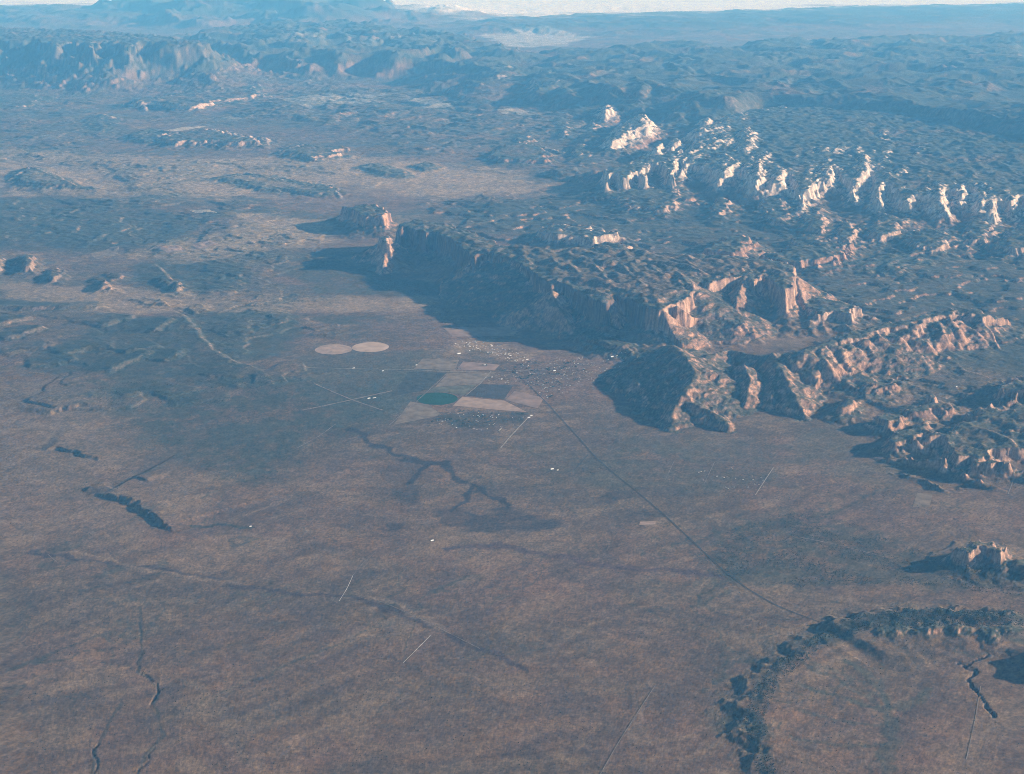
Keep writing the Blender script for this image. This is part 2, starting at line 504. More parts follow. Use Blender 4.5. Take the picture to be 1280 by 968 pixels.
for k, (pp, zz, tw) in enumerate(slabs):
    if zz < 300:
        mesa(pp, zz + 40, tw + 300, 0.45, 200, 0.8, 60, 120, 0.35, ribs=0.9)
    else:
        qx, qy = sum(p[0] for p in pp) / len(pp), sum(p[1] for p in pp) / len(pp)
        pp = [(qx + (p[0] - qx) * 1.25, qy + (p[1] - qy) * 1.1) for p in pp]
        mesa(pp, zz + (240 if qx < 965 else 190), tw + 300, 0.5, 150, 0.7, 130, 230, 0.85, ribs=0.8, inr=1200.0)
# broken red and brown spurs below the white rim
for (pp, zz) in [([(760, 244), (800, 236), (846, 232), (852, 246), (830, 262), (790, 258)], 190), ([(886, 256), (900, 246), (912, 254), (906, 268), (892, 266)], 190), ([(950, 252), (972, 244), (985, 260), (978, 276), (960, 272)], 230),
                 ([(1004, 270), (1020, 258), (1034, 272), (1028, 288), (1010, 284)], 240), ([(1046, 290), (1058, 272), (1072, 284), (1066, 300), (1050, 300)], 220), ([(1088, 284), (1104, 266), (1126, 274), (1124, 290), (1100, 296)], 240),
                 ([(1140, 300), (1160, 284), (1192, 294), (1180, 308), (1150, 310)], 210), ([(1200, 290), (1222, 270), (1242, 282), (1236, 300), (1210, 302)], 240), ([(1250, 300), (1274, 282), (1330, 290), (1330, 310), (1262, 312)], 220),
                 ([(990, 300), (1010, 294), (1040, 306), (1030, 316), (1000, 312)], 150)]:
    mesa(pp, zz + 110, 1000, 0.4, 180, 0.8, 60, 80, 0.25, ribs=0.9)
# ---- the mesas behind the town
mesa([(428, 258), (452, 254), (474, 253), (484, 262), (480, 270), (450, 268)], 560, 1000, 0.55, 160, 1.0, 20, 90, 0.0, 'mesa', 'small flat dark mesa, farthest of the row behind the round fields', ribs=0.4)
mesa([(470, 296), (480, 292), (486, 292), (491, 296), (488, 303), (478, 304)], 690, 750, 0.6, 60, 0.6, 20, 70, 0.1, 'butte', 'narrow butte with one sunlit pink face and a long shadow', ribs=0.5)
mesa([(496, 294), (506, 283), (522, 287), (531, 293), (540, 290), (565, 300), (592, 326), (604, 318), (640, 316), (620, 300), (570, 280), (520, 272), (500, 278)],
     780, 1000, 0.62, 130, 0.8, 30, 90, 0.05, 'mesa', 'dark stepped mesa wall between the narrow butte and the great mesa', ribs=0.4, fl=0.35, wall_shade=1.0)
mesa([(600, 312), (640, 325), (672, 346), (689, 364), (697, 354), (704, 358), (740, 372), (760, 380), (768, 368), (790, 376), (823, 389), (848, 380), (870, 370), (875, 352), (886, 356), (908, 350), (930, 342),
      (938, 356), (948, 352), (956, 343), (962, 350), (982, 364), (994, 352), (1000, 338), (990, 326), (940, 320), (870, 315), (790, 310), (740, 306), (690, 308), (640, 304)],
     820, 1250, 0.6, 120, 0.7, 75, 100, 0.08, 'mesa', 'great red-walled mesa with a dark shaded front above the town', ribs=0.5, fl=0.45, wall_shade=1.0)
for ln, sl in [([(690, 362, 790), (699, 384, 520), (712, 404, 300), (728, 413, 170), (740, 422, 40)], 0.8), ([(764, 371, 790), (769, 388, 560), (774, 404, 330), (784, 416, 120)], 0.9),
               ([(604, 316, 760), (594, 323, 640), (577, 341, 400), (556, 353, 150)], 0.8), ([(484, 293, 690), (481, 312, 460), (479, 332, 200), (478, 342, 60)], 0.9),
               ([(846, 383, 780), (845, 402, 470), (856, 415, 240), (884, 426, 80)], 0.75), ([(830, 388, 760), (824, 408, 380), (820, 424, 120)], 0.9), ([(932, 344, 800), (920, 372, 640), (920, 388, 430), (910, 408, 200), (900, 420, 60)], 0.8),
               ([(956, 342, 800), (958, 362, 560), (962, 384, 280), (966, 398, 120)], 0.9), ([(996, 344, 760), (1000, 366, 480), (1008, 388, 250), (1030, 400, 80)], 0.8),
               ([(712, 330, 880), (728, 346, 850)], 0.5), ([(742, 330, 880), (760, 350, 850)], 0.5), ([(776, 330, 890), (802, 354, 850)], 0.5), ([(812, 330, 890), (830, 346, 860)], 0.5), ([(846, 338, 890), (866, 358, 850)], 0.5), ([(690, 322, 880), (702, 332, 850)], 0.5),
               ([(800, 324, 880), (850, 328, 880), (874, 338, 860)], 0.45), ([(720, 320, 880), (760, 326, 880), (800, 322, 880)], 0.45), ([(650, 318, 860), (662, 326, 840)], 0.5)]:
    spur(ln, sl, 45)
mesa([(905, 398), (918, 390), (934, 396), (930, 404), (914, 408)], 330, 700, 0.35, 160, 0.8, ribs=0.7)
mesa([(735, 306), (760, 302), (786, 304), (788, 310), (760, 314), (740, 314)], 720, 500, 0.6, 150, 0.5, 40, 60, 0.2, 'rock_ridge', 'row of pale hoodoos along the back of the great mesa', ribs=0.9)
mesa([(676, 286), (700, 280), (740, 282), (770, 290), (740, 296), (690, 294)], 330, 800, 0.5, 300, 0.9, 50, 90, 0.5, ribs=0.7)
mesa([(872, 312), (900, 296), (930, 292), (945, 302), (920, 316)], 430, 900, 0.4, 250, 1.0, 30)
mesa([(960, 320), (990, 308), (1030, 300), (1060, 304), (1040, 320), (1000, 330)], 380, 900, 0.5, 350, 1.0, 60, ribs=0.6)
mesa([(990, 376), (1010, 366), (1040, 372), (1068, 380), (1060, 392), (1020, 394)], 330, 900, 0.5, 320, 0.8, 50, 80, 0.25, 'rock_ridge', 'broken pink rock outcrops right of the great mesa', ribs=0.8)
mesa([(1068, 330), (1110, 318), (1150, 326), (1120, 338)], 200, 900, 0.4, 350, 0.9, 40, ribs=0.7)
# long sunlit ridge
_rr = random.Random(23)
for k in range(12):
    u = min(1.0, max(0.0, (k + _rr.uniform(-0.6, 0.6)) / 11.0))
    cx, cy = 1002 + 222 * u, 442 - 51 * u
    L = (1.0 - 0.5 * u) * _rr.choice((0.3, 0.45, 0.7, 0.9, 1.1))
    q = _rr.uniform(0.5, 1.4)
    spur([(cx, cy, 585), (cx + 13 * L * q, cy + 24 * L, 420), (cx + 30 * L * q, cy + 44 * L, 200), (cx + 48 * L, cy + 62 * L, 40)], _rr.uniform(0.5, 0.9), 110)
mesa([(999, 443), (1018, 441), (1034, 437), (1062, 426), (1092, 419), (1120, 410), (1149, 408), (1160, 400), (1180, 396), (1198, 391), (1231, 390), (1226, 383), (1195, 382), (1150, 394), (1112, 400), (1058, 414), (1004, 432)],
     580, 1300, 0.42, 130, 0.8, 30, 120, 0.12, 'ridge', 'long ridge with a fluted sunlit pink face', ribs=0.8)
mesa([(1046, 470), (1062, 462), (1100, 470), (1118, 480), (1096, 488), (1066, 482)], 190, 700, 0.35, 260, 0.7, ribs=0.8)
# rugged hill and its neighbours east of the town
spur([(840, 432, 300), (852, 441, 520), (862, 453, 520), (870, 464, 470), (864, 478, 420), (852, 494, 320), (842, 512, 200), (838, 532, 60)], 0.42, 110, 'hill', 'rugged brown hill whose broad shadow reaches toward the town')
spur([(870, 464, 470), (886, 464, 460), (900, 466, 400), (894, 486, 250), (888, 504, 160), (896, 526, 70)], 0.6, 80)
spur([(846, 500, 250), (870, 506, 230), (892, 516, 150), (912, 534, 60)], 0.5, 80)
spur([(912, 458, 260), (930, 456, 420), (938, 472, 340), (934, 492, 220), (930, 508, 80)], 0.6, 70)
spur([(948, 452, 300), (966, 440, 450), (974, 456, 420), (984, 476, 340), (996, 498, 220), (1006, 518, 60)], 0.5, 90, 'hill', 'jagged brown spur between the rugged hill and the sunlit ridge')
spur([(974, 456, 420), (966, 480, 260), (962, 504, 100)], 0.6, 70)
spur([(862, 453, 500), (880, 446, 300), (910, 438, 200), (950, 444, 300)], 0.5, 70)
mesa([(728, 410), (738, 404), (760, 418), (790, 430), (780, 436), (750, 430), (734, 424)], 190, 600, 0.3, 90, 0.5, 20, name='hill', label='low lit spur at the foot of the great mesa behind the town', ribs=0.8)
mesa([(1040, 508), (1056, 498), (1074, 498), (1072, 508), (1050, 514)], 170, 400, 0.5, 90, 0.6, ribs=0.7)
mesa([(1092, 520), (1120, 514), (1150, 505), (1185, 503), (1188, 508), (1150, 518), (1110, 528)], 210, 500, 0.5, 150, 0.6, name='ridge', label='low pink fin-like ridge above the dark hollows', ribs=0.7)
mesa([(1110, 548), (1136, 534), (1158, 527), (1163, 532), (1142, 546), (1118, 556)], 230, 420, 0.5, 110, 0.6, name='ridge', label='short tilted slab ridge between two dark shadows', ribs=0.7)
mesa([(1156, 494), (1166, 489), (1174, 492), (1170, 499)], 260, 350, 0.7, 40, 0.5, 0, 60, 0.1, 'butte', 'small square orange butte among shaded hills')
mesa([(1166, 556), (1180, 540), (1200, 524), (1230, 518), (1256, 516), (1300, 508), (1400, 500), (1400, 560), (1290, 548), (1256, 560), (1236, 574), (1204, 572), (1184, 566)], 270, 800, 0.4, 380, 0.8, 60, 90, 0.1, 'hill', 'broad knobbly hill mass at the edge of the plain', ribs=0.9)
mesa([(1240, 480), (1270, 474), (1330, 468), (1330, 490), (1262, 494)], 330, 700, 0.5, 260, 0.8, 40, ribs=0.7)
# butte with the long shadow
mesa([(1203, 686), (1212, 679), (1226, 674), (1246, 676), (1257, 690), (1252, 697), (1240, 687), (1226, 684), (1212, 690)], 265, 620, 0.5, 110, 0.5, 20, 60, 0.1, 'butte', 'lone crescent-shaped pale butte with a dark shadow on the plain', ribs=0.7)
mesa([(1262, 700), (1320, 694), (1330, 712), (1280, 716)], 150, 500, 0.4, 90, 0.5)
mesa([(1296, 800), (1400, 790), (1400, 835), (1320, 832)], 230, 400, 0.6, 80, 0.6, name='mesa', label='mesa at the photo edge throwing a dark shadow on the basin')
# low mesas on the left valley side
calm([(-60, 310), (60, 306), (220, 330), (230, 390), (100, 372), (-60, 372)], 1200, 0.2)
calm([(-60, 380), (240, 380), (260, 450), (200, 480), (-60, 470)], 1000, 0.45)
for pp, zz in [([(26, 334), (30, 318), (40, 322), (42, 334)], 230), ([(60, 350), (64, 340), (72, 342), (72, 350)], 150), ([(122, 358), (126, 347), (138, 349), (138, 357)], 170), ([(134, 346), (140, 340), (152, 342), (150, 347)], 120),
               ([(214, 362), (218, 350), (228, 354), (224, 364)], 130), ([(196, 378), (200, 373), (212, 374), (208, 379)], 90), ([(-30, 334), (-20, 316), (-4, 320), (-4, 334)], 200),
               ([(22, 320), (34, 314), (44, 322), (34, 330)], 170), ([(58, 338), (70, 333), (82, 340), (70, 346)], 110), ([(120, 348), (132, 342), (150, 346), (140, 352)], 90),
               ([(-40, 322), (-5, 314), (2, 330), (-30, 336)], 150), ([(200, 352), (206, 346), (216, 350), (210, 358)], 90), ([(166, 374), (184, 371), (196, 375), (178, 379)], 55),
               ([(228, 384), (250, 380), (262, 388), (240, 392)], 60), ([(390, 418), (410, 414), (432, 416), (420, 421)], 40)]:
    mesa(pp, zz, 420, 0.55, 110, 0.6, 0, 60, 0.0, ribs=0.5, rk=0.35)
mesa([(280, 290), (330, 288), (352, 294), (330, 298), (290, 297)], 55, 700, 0.2, 100, 1.0, name='hill', label='low brown oval hill in the tan fields')

spur([(8, 228, 60), (24, 216, 170), (38, 208, 240), (54, 215, 190), (84, 226, 120), (128, 240, 30)], 0.32, 70, 'hill', 'dark wedge-shaped hill with a long shadow near the edge of the valley', rk=0.4)
spur([(444, 212, 60), (466, 205, 150), (480, 210, 90), (508, 218, 30)], 0.3, 60, rk=0.4)
spur([(514, 209, 40), (536, 202, 120), (546, 208, 50)], 0.3, 50, rk=0.4)
for ln in [[(200, 163, 250), (230, 166, 240), (264, 160, 260), (300, 168, 240), (332, 172, 200)], [(180, 128, 200), (230, 118, 300), (280, 110, 320), (322, 106, 260)], [(350, 190, 150), (376, 180, 240), (420, 186, 180)],
           [(60, 110, 150), (90, 102, 220), (106, 106, 140)], [(0, 124, 150), (40, 118, 240), (64, 124, 120)], [(112, 156, 120), (130, 142, 220), (142, 152, 100)], [(270, 222, 90), (310, 216, 150), (350, 224, 120), (410, 238, 90)],
           [(560, 150, 150), (600, 146, 220), (640, 150, 160)], [(640, 196, 120), (668, 180, 240), (700, 190, 160)], [(690, 140, 160), (700, 150, 240), (712, 166, 140)]]:
    spur(ln, 0.42, 120, white=0.25)
for (cx, cy, w_, h_) in [(30, 326, 9, 150), (72, 338, 8, 90), (136, 346, 9, 80), (-8, 322, 9, 150), (208, 350, 6, 90), (182, 374, 8, 50), (246, 386, 9, 55), (320, 262, 14, 90), (300, 246, 20, 70), (150, 300, 10, 60), (360, 232, 14, 100)]:
    spur([(cx - w_, cy + 1, h_ * 0.7), (cx, cy - 1, h_), (cx + w_, cy, h_ * 0.8)], 0.5, 40, rk=0.6)
ribbed([(196, 168, 300), (230, 164, 300), (264, 160, 310), (300, 168, 290), (332, 172, 220)], 22, 5, 15, 1, 0.6, 0.1, 0.35)
ribbed([(176, 128, 260), (230, 118, 340), (280, 110, 360), (324, 106, 280)], 20, 7, 14, 2, 0.5, 0.1, 0.4)
ribbed([(350, 188, 180), (376, 180, 260), (424, 186, 180)], 9, 5, 12, 3, 0.55, 0.1, 0.3)
ribbed([(268, 222, 90), (310, 215, 150), (350, 224, 130), (420, 238, 90)], 20, 5, 10, 4, 0.5, 0.1, 0.3)
ribbed([(640, 190, 180), (668, 180, 240), (706, 190, 180)], 8, 6, 14, 5, 0.5, 0.1, 0.35)
ribbed([(560, 152, 160), (620, 146, 220), (660, 152, 180)], 8, 6, 12, 6, 0.5, 0.1, 0.3)
ribbed([(120, 158, 140), (134, 144, 220), (160, 150, 160)], 6, 6, 14, 7, 0.5, 0.1, 0.3)
# ---- steps and ledges in the plain
scarp([(105, 618), (114, 611), (124, 606), (140, 604)], 40, 900, 70, 40, 0.3, rock=0.00, ends=0.3, flip=True)
scarp([(106, 617), (128, 622), (152, 624), (172, 632), (190, 646), (212, 660), (230, 667)], 62, 2600, 80, 90, 0.28, rock=0.00, ends=0.26)
scarp([(56, 522), (74, 515), (98, 511), (134, 511)], 50, 2400, 80, 80, 0.3, rock=0.00, ends=0.26)
scarp([(48, 562), (74, 562), (98, 566), (134, 580)], 42, 1800, 80, 80, 0.3, rock=0.00, ends=0.26)
scarp([(165, 598), (191, 605)], 34, 900, 80, 30, 0.4, rock=0.0, ends=0.3)
for ln, h in [([(-20, 388), (30, 389), (80, 388), (140, 385)], 70), ([(-10, 412), (20, 404), (40, 398)], 60), ([(0, 428), (30, 420), (60, 412)], 60), ([(120, 412), (145, 404), (170, 396)], 60),
              ([(130, 470), (155, 458), (180, 448), (190, 442)], 55), ([(190, 420), (205, 410), (214, 402)], 55), ([(150, 446), (180, 440), (205, 436)], 45), ([(70, 448), (110, 440), (145, 438)], 45),
              ([(30, 460), (70, 456), (100, 452)], 40), ([(200, 456), (216, 450), (230, 440)], 40), ([(0, 446), (30, 440), (60, 438)], 36), ([(150, 500), (180, 492), (220, 492)], 26), ([(200, 500), (225, 495), (250, 484)], 26),
              ([(210, 508), (250, 502), (290, 500)], 20), ([(290, 486), (310, 478), (340, 474)], 24)]:
    scarp(ln, h, 1300, 200, 55, 1.0, rock=0.55, flip=False, white=0.15, dark=0.9)
for ln, h in [([(212, 388), (236, 404), (246, 422), (266, 444), (300, 460), (330, 466)], 60), ([(190, 330), (206, 345), (212, 362)], 60)]:
    scarp(ln, h, 1600, 160, 60, 0.9, rock=0.5, flip=True)
# wooded escarpment round the basin at the lower right
for ln, h, bk in [([(1300, 782), (1220, 774), (1150, 772), (1100, 775), (1060, 784), (1030, 794)], 110, 1500),
                  ([(1064, 796), (1030, 800), (1006, 812), (984, 826), (962, 842), (944, 862), (934, 890), (944, 920), (958, 946), (966, 990)], 55, 1500)]:
    scarp(ln, h, bk, 330, 200, 0.35, flip=False, rock=0.3)
for (a, b) in [((1196, 783), 60), ((1160, 782), 70), ((1120, 784), 50), ((1240, 786), 70), ((1264, 788), 60)]:
    mesa([(a[0] - 8, a[1]), (a[0], a[1] - 4), (a[0] + 9, a[1]), (a[0], a[1] + 4)], b + 60, 300, 0.3, 80, 0.4, ribs=0.8)
canyon([(1186, 826), (1204, 834), (1216, 838), (1212, 852), (1220, 864), (1232, 876), (1240, 896)], 34, 27)
canyon([(1240, 818), (1222, 826), (1210, 834)], 22, 20)
canyon([(174, 842), (186, 852), (200, 866), (194, 880)], 14, 15)
canyon([(176, 772), (176, 800), (174, 842)], 4, 20)
canyon([(122, 930), (116, 950), (116, 975)], 9, 14)
canyon([(196, 932), (180, 945), (172, 975)], 9, 14)
print('hills', len(HILLS), round(time.time() - T0, 1))
#ENDSECTION
# flatten the town site a little so that houses and fields sit well
Z += (1.5 + 5 * far_w) * n_fine
r_cr = ridged(KX / 0.46 + 0.35 * n_sm, KY / 0.46, 4, 350, 0.55)
midw = sstep(31000, 37000, GD.ravel())
Z += (r_cr - 0.45) * (2.5 + 7 * midw + 10 * far_w + 46 * np.clip(ROCK, 0, 1))
_j = RNG.normal(0, 1, N)
Z += _j * (0.55 + 3.2 * np.clip(ROCK, 0, 1) + 2.5 * far_w)
ZW = Z - (X * X + Y * Y) / (2 * R_EARTH)
GZ = ZW.reshape(NR, NC)


def ground(x, y):
    """height of the terrain sheet at a point (same triangles as the mesh, near enough)"""
    x = np.asarray(x, float)
    y = np.asarray(y, float)
    r = np.hypot(x, y)
    a = np.arctan2(x, y)
    i = np.clip(np.searchsorted(RR, r) - 1, 0, NR - 2)
    j = np.clip(np.searchsorted(AA, a) - 1, 0, NC - 2)
    fi = np.clip((r - RR[i]) / (RR[i + 1] - RR[i]), 0, 1)
    fj = np.clip((a - AA[j]) / (AA[j + 1] - AA[j]), 0, 1)
    return (GZ[i, j] * (1 - fi) * (1 - fj) + GZ[i + 1, j] * fi * (1 - fj) + GZ[i, j + 1] * (1 - fi) * fj + GZ[i + 1, j + 1] * fi * fj)


# normals of the sheet
P3 = np.stack([GX, GY, GZ], -1)
da = np.empty_like(P3)
da[:, 1:-1] = P3[:, 2:] - P3[:, :-2]
da[:, 0] = P3[:, 1] - P3[:, 0]
da[:, -1] = P3[:, -1] - P3[:, -2]
dr = np.empty_like(P3)
dr[1:-1] = P3[2:] - P3[:-2]
dr[0] = P3[1] - P3[0]
dr[-1] = P3[-1] - P3[-2]
NRM = np.cross(da, dr)
NRM /= np.linalg.norm(NRM, axis=-1, keepdims=True) + 1e-12
NRM = NRM.reshape(-1, 3)
SLOPE = np.degrees(np.arccos(np.clip(NRM[:, 2], -1, 1)))

# ------------------------------------------------------------------ ground colours (albedo, with shade painted on the mesa fronts)
def col(r, g, b):
    return np.array([r, g, b], np.float32)


C = np.empty((N, 3), np.float32)
brown, greyb, pink, tan = col(.152, .088, .046), col(.106, .072, .039), col(.176, .098, .061), col(.222, .150, .088)
scrub, forest = col(.038, .040, .028), col(.040, .050, .034)
C[:] = brown


def blend(mask, c):
    global C
    C += (mask[:, None] * (c[None, :] - C)).astype(np.float32)


sw = fbm(KX / 5 + 0.8 * n_mid, KY / 3.2 + 0.5 * n_big, 5, 130)
sw2 = fbm(KX / 1.1 + 1.2 * n_mid, KY / 1.1 + 1.2 * n_mid, 4, 140)
blend(0.65 * sstep(-0.15, 0.4, sw), greyb)
blend(0.6 * sstep(0.0, 0.6, -sw + 0.3 * n_mid), pink)
blend(0.5 * sstep(0.05, 0.55, sw2 + 0.3 * n_sm), tan)
blend(0.5 * sstep(0.05, 0.55, -sw2 + 0.3 * n_sm), col(.076, .054, .042))
blend(0.35 * sstep(0.25, 0.75, r_sm + 0.2 * n_fine), col(.072, .053, .040))

wl_ = np.abs(fbm(KX / 3.4 + 0.5 * n_mid, KY / 4.6 + 0.4 * n_mid, 3, 300))
wl2 = np.abs(fbm(KX / 1.3 + 0.6 * n_mid, KY / 1.9 + 0.5 * n_mid, 3, 310))
blend(0.75 * (1 - sstep(0.0, 0.030, wl_)) * sstep(-0.4, 0.3, n_big), scrub * 1.2)
blend(0.6 * (1 - sstep(0.0, 0.045, wl2)) * sstep(-0.3, 0.4, sw), scrub * 1.4)
blend(0.30 * (1 - sstep(0.0, 0.05, np.abs(wl2 - 0.22))), tan)
def _grain(th, seed):
    u = KX * math.cos(th) + KY * math.sin(th)
    v = -KX * math.sin(th) + KY * math.cos(th)
    return fbm(u / 1.6 + 0.3 * n_mid, v / 0.24 + 0.9 * n_mid, 4, seed)


_gm = sstep(-0.25, 0.25, n_big)
grain = _grain(0.75, 360) * _gm + _grain(0.15, 370) * (1 - _gm)
blend(0.42 * sstep(0.1, 0.7, grain), col(.074, .050, .036))
blend(0.32 * sstep(0.1, 0.7, -grain), tan)
# patches painted by what grows there: (polygon px, feather m, colour, strength, breakup)
def patch(poly, feather, c, s=1.0, broken=0.4, wl=0.8):
    p = W(poly, 0)
    idx = seldist(p, feather * 2)
    sd = signed(idx, p)
    k = KX[idx], KY[idx]
    sd = sd + feather * (1.3 * fbm(k[0] / wl, k[1] / wl, 4, 150) if broken else 0)
    m = s * sstep(-feather, feather, sd)
    if broken:
        m = m * (1 - broken + broken * sstep(-0.5, 0.35, 0.8 * sw2[idx] + 0.6 * n_sm[idx] + 0.9 * n_fine[idx]))
    C[idx] += (m[:, None] * (c[None, :] - C[idx])).astype(np.float32)


def stroke(line, width, c, s=1.0, z=0.0):
    p = W(line, z)
    idx = seldist(p, width * 3 + 250)
    d, _, _ = seg_dist(idx, p, False, min(110.0, width))
    d = d + width * 0.5 * fbm(KX[idx] / 0.3, KY[idx] / 0.3, 3, 160)
    m = s * (1 - sstep(width * 0.5, width, d))
    C[idx] += (m[:, None] * (c[None, :] - C[idx])).astype(np.float32)


#SECTION colours
farm = sstep(33000, 44000, GD.ravel())
blend(0.40 * farm * sstep(-0.3, 0.3, sw + 0.5 * n_mid), scrub * 1.5)
# scrub and juniper on the plain
patch([(90, 470), (200, 478), (330, 470), (420, 480), (500, 470), (520, 500), (470, 540), (400, 545), (360, 590), (310, 606), (250, 585), (180, 560), (120, 520)], 420, scrub * 1.2, 0.85, 0.7, 0.6)
patch([(-40, 250), (60, 246), (180, 258), (260, 282), (200, 310), (130, 316), (60, 312), (-40, 316)], 300, scrub * 1.1, 0.92, 0.35, 0.6)
patch([(-40, 376), (60, 374), (135, 378), (140, 384), (60, 386), (-40, 386)], 150, scrub, 0.9, 0.2)
patch([(60, 440), (150, 395), (230, 400), (260, 440), (320, 462), (330, 470), (200, 478), (90, 470), (0, 465)], 260, scrub * 1.1, 0.9, 0.35)
patch([(222, 395), (260, 388), (330, 390), (385, 396), (382, 420), (350, 440), (320, 458), (282, 450), (238, 422)], 260, scrub * 1.2, 0.9, 0.3)
patch([(160, 336), (190, 326), (300, 332), (312, 356), (250, 376), (200, 372), (165, 352)], 260, scrub * 1.2, 0.9, 0.35)
patch([(345, 335), (420, 328), (500, 342), (575, 368), (500, 372), (400, 366)], 260, scrub * 1.3, 0.85, 0.4)
patch([(370, 392), (470, 396), (500, 404), (430, 408), (380, 402)], 160, scrub * 1.2, 0.8, 0.4)
patch([(380, 440), (520, 440), (560, 470), (500, 520), (420, 530), (380, 500)], 500, scrub * 1.6, 0.7, 0.3)
patch([(860, 690), (920, 660), (980, 640), (1060, 650), (1120, 680), (1280, 720), (1280, 745), (1120, 730), (1000, 735), (900, 730)], 260, scrub * 1.2, 0.65, 0.95, 0.3)
patch([(640, 560), (760, 560), (900, 575), (1000, 590), (960, 612), (840, 620), (700, 600)], 350, scrub * 1.5, 0.6, 0.6)
patch([(1000, 540), (1060, 520), (1080, 570), (1160, 590), (1280, 590), (1280, 605), (1100, 610), (960, 570)], 400, scrub * 1.8, 0.45, 0.5)
patch([(760, 540), (840, 545), (960, 550), (1000, 560), (900, 585), (780, 565)], 300, scrub * 1.6, 0.6, 0.5)
patch([(956, 844), (1008, 806), (1060, 784), (1140, 768), (1300, 770), (1300, 784), (1150, 784), (1072, 796), (1018, 814), (974, 842), (948, 880), (954, 930), (968, 990), (950, 990), (934, 900)], 110, scrub * 0.8, 0.97, 0.3, 0.25)
patch([(870, 900), (920, 880), (940, 910), (900, 930)], 200, scrub * 1.5, 0.6, 0.6, 0.4)
patch([(560, 262), (760, 240), (900, 258), (1120, 300), (1340, 292), (1340, 480), (1240, 470), (1160, 440), (1060, 410), (1000, 380), (930, 320), (760, 306), (620, 296)], 500, scrub * 1.05, 0.8, 0.4, 1.2)
for ln in [[(1100, 350), (1160, 336), (1220, 326), (1290, 320)], [(1150, 338), (1110, 346), (1060, 352)], [(800, 292), (860, 286), (920, 290)], [(740, 270), (790, 276), (830, 282)], [(640, 270), (600, 282), (560, 276)]]:
    stroke(ln, 150, tan, 0.45, 60)
# left plain: tan grass; far pale flats
patch([(-40, 475), (60, 480), (130, 500), (200, 590), (260, 640), (120, 690), (-40, 680)], 900, tan * .95, 0.35, 0.4)
patch([(150, 320), (240, 300), (330, 284), (420, 300), (360, 312), (240, 330)], 300, tan * 1.45, 0.85, 0.3)
patch([(290, 270), (400, 276), (420, 292), (330, 300), (280, 318), (290, 290)], 300, tan * 1.45, 0.85, 0.3)
patch([(0, 190), (140, 196), (330, 200), (450, 196), (640, 215), (700, 240), (560, 250), (420, 235), (300, 250), (120, 246), (0, 240)], 900, tan * 1.5, 0.85, 0.4)
patch([(0, 355), (130, 360), (300, 372), (540, 372), (540, 388), (340, 392), (130, 392), (0, 372)], 280, tan * 1.2, 0.85, 0.3)
patch([(440, 400), (640, 405), (700, 440), (600, 432), (500, 420)], 300, pink, 0.5, 0.3)
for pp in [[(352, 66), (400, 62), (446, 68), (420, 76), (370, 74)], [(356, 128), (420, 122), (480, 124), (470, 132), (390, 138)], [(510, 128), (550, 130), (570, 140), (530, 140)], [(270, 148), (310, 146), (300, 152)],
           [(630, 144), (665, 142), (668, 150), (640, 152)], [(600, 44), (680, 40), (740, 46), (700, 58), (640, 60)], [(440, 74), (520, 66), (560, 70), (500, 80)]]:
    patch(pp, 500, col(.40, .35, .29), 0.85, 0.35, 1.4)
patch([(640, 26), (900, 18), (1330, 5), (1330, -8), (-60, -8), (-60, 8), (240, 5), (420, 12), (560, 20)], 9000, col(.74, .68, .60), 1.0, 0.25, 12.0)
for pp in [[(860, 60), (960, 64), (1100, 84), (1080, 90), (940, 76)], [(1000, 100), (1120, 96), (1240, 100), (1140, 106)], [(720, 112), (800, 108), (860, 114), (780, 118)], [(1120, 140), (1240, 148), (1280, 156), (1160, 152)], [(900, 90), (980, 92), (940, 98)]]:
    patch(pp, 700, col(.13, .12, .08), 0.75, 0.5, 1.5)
# dark washes and the fan below them
dk = col(.036, .030, .030)
for ln, w_ in [([(436, 536), (470, 556), (505, 572), (540, 579), (556, 580)], 110), ([(540, 579), (522, 594), (512, 604)], 80), ([(556, 580), (568, 598), (590, 608), (628, 626), (632, 634)], 90), ([(588, 608), (582, 626), (560, 640)], 65)]:
    stroke(ln, w_, dk, 0.9)
patch([(482, 612), (508, 604), (526, 606), (524, 628), (500, 632)], 90, dk * 1.1, 0.75, 0.3, 0.4)
patch([(536, 646), (560, 634), (600, 642), (632, 632), (660, 642), (704, 650), (690, 662), (640, 664), (585, 666)], 110, dk, 0.8, 0.4, 0.35)
patch([(480, 656), (506, 655), (500, 664), (484, 664)], 50, dk, 0.8, 0.2, 0.3)
patch([(752, 618), (780, 614), (790, 622), (760, 630)], 80, dk, 0.55, 0.5, 0.3)
patch([(775, 640), (815, 636), (830, 644), (790, 648)], 80, dk, 0.6, 0.5, 0.3)
stroke([(40, 690), (110, 702), (180, 710), (260, 722), (330, 740), (440, 746), (520, 776), (600, 812), (660, 836)], 70, col(.058, .040, .036), 0.85)
stroke([(100, 690), (190, 716), (300, 730)], 60, tan * 1.1, 0.6)
stroke([(470, 748), (520, 770), (560, 792)], 90, tan * 1.1, 0.5)
stroke([(560, 684), (640, 684), (720, 700), (780, 712), (840, 714), (900, 722)], 90, col(.075, .046, .044), 0.8)
for ln in [[(174, 760), (177, 800), (174, 842), (186, 852), (200, 866), (194, 884), (205, 920), (180, 945), (170, 975)], [(150, 880), (125, 925), (116, 950), (114, 975)], [(40, 845), (70, 852)]]:
    stroke(ln, 26, scrub * 0.9, 0.62)
stroke([(240, 660), (280, 656), (310, 660)], 80, scrub, 0.8)
stroke([(1186, 826), (1216, 838), (1212, 852), (1232, 876), (1240, 896)], 60, col(.07, .055, .05), 0.6)
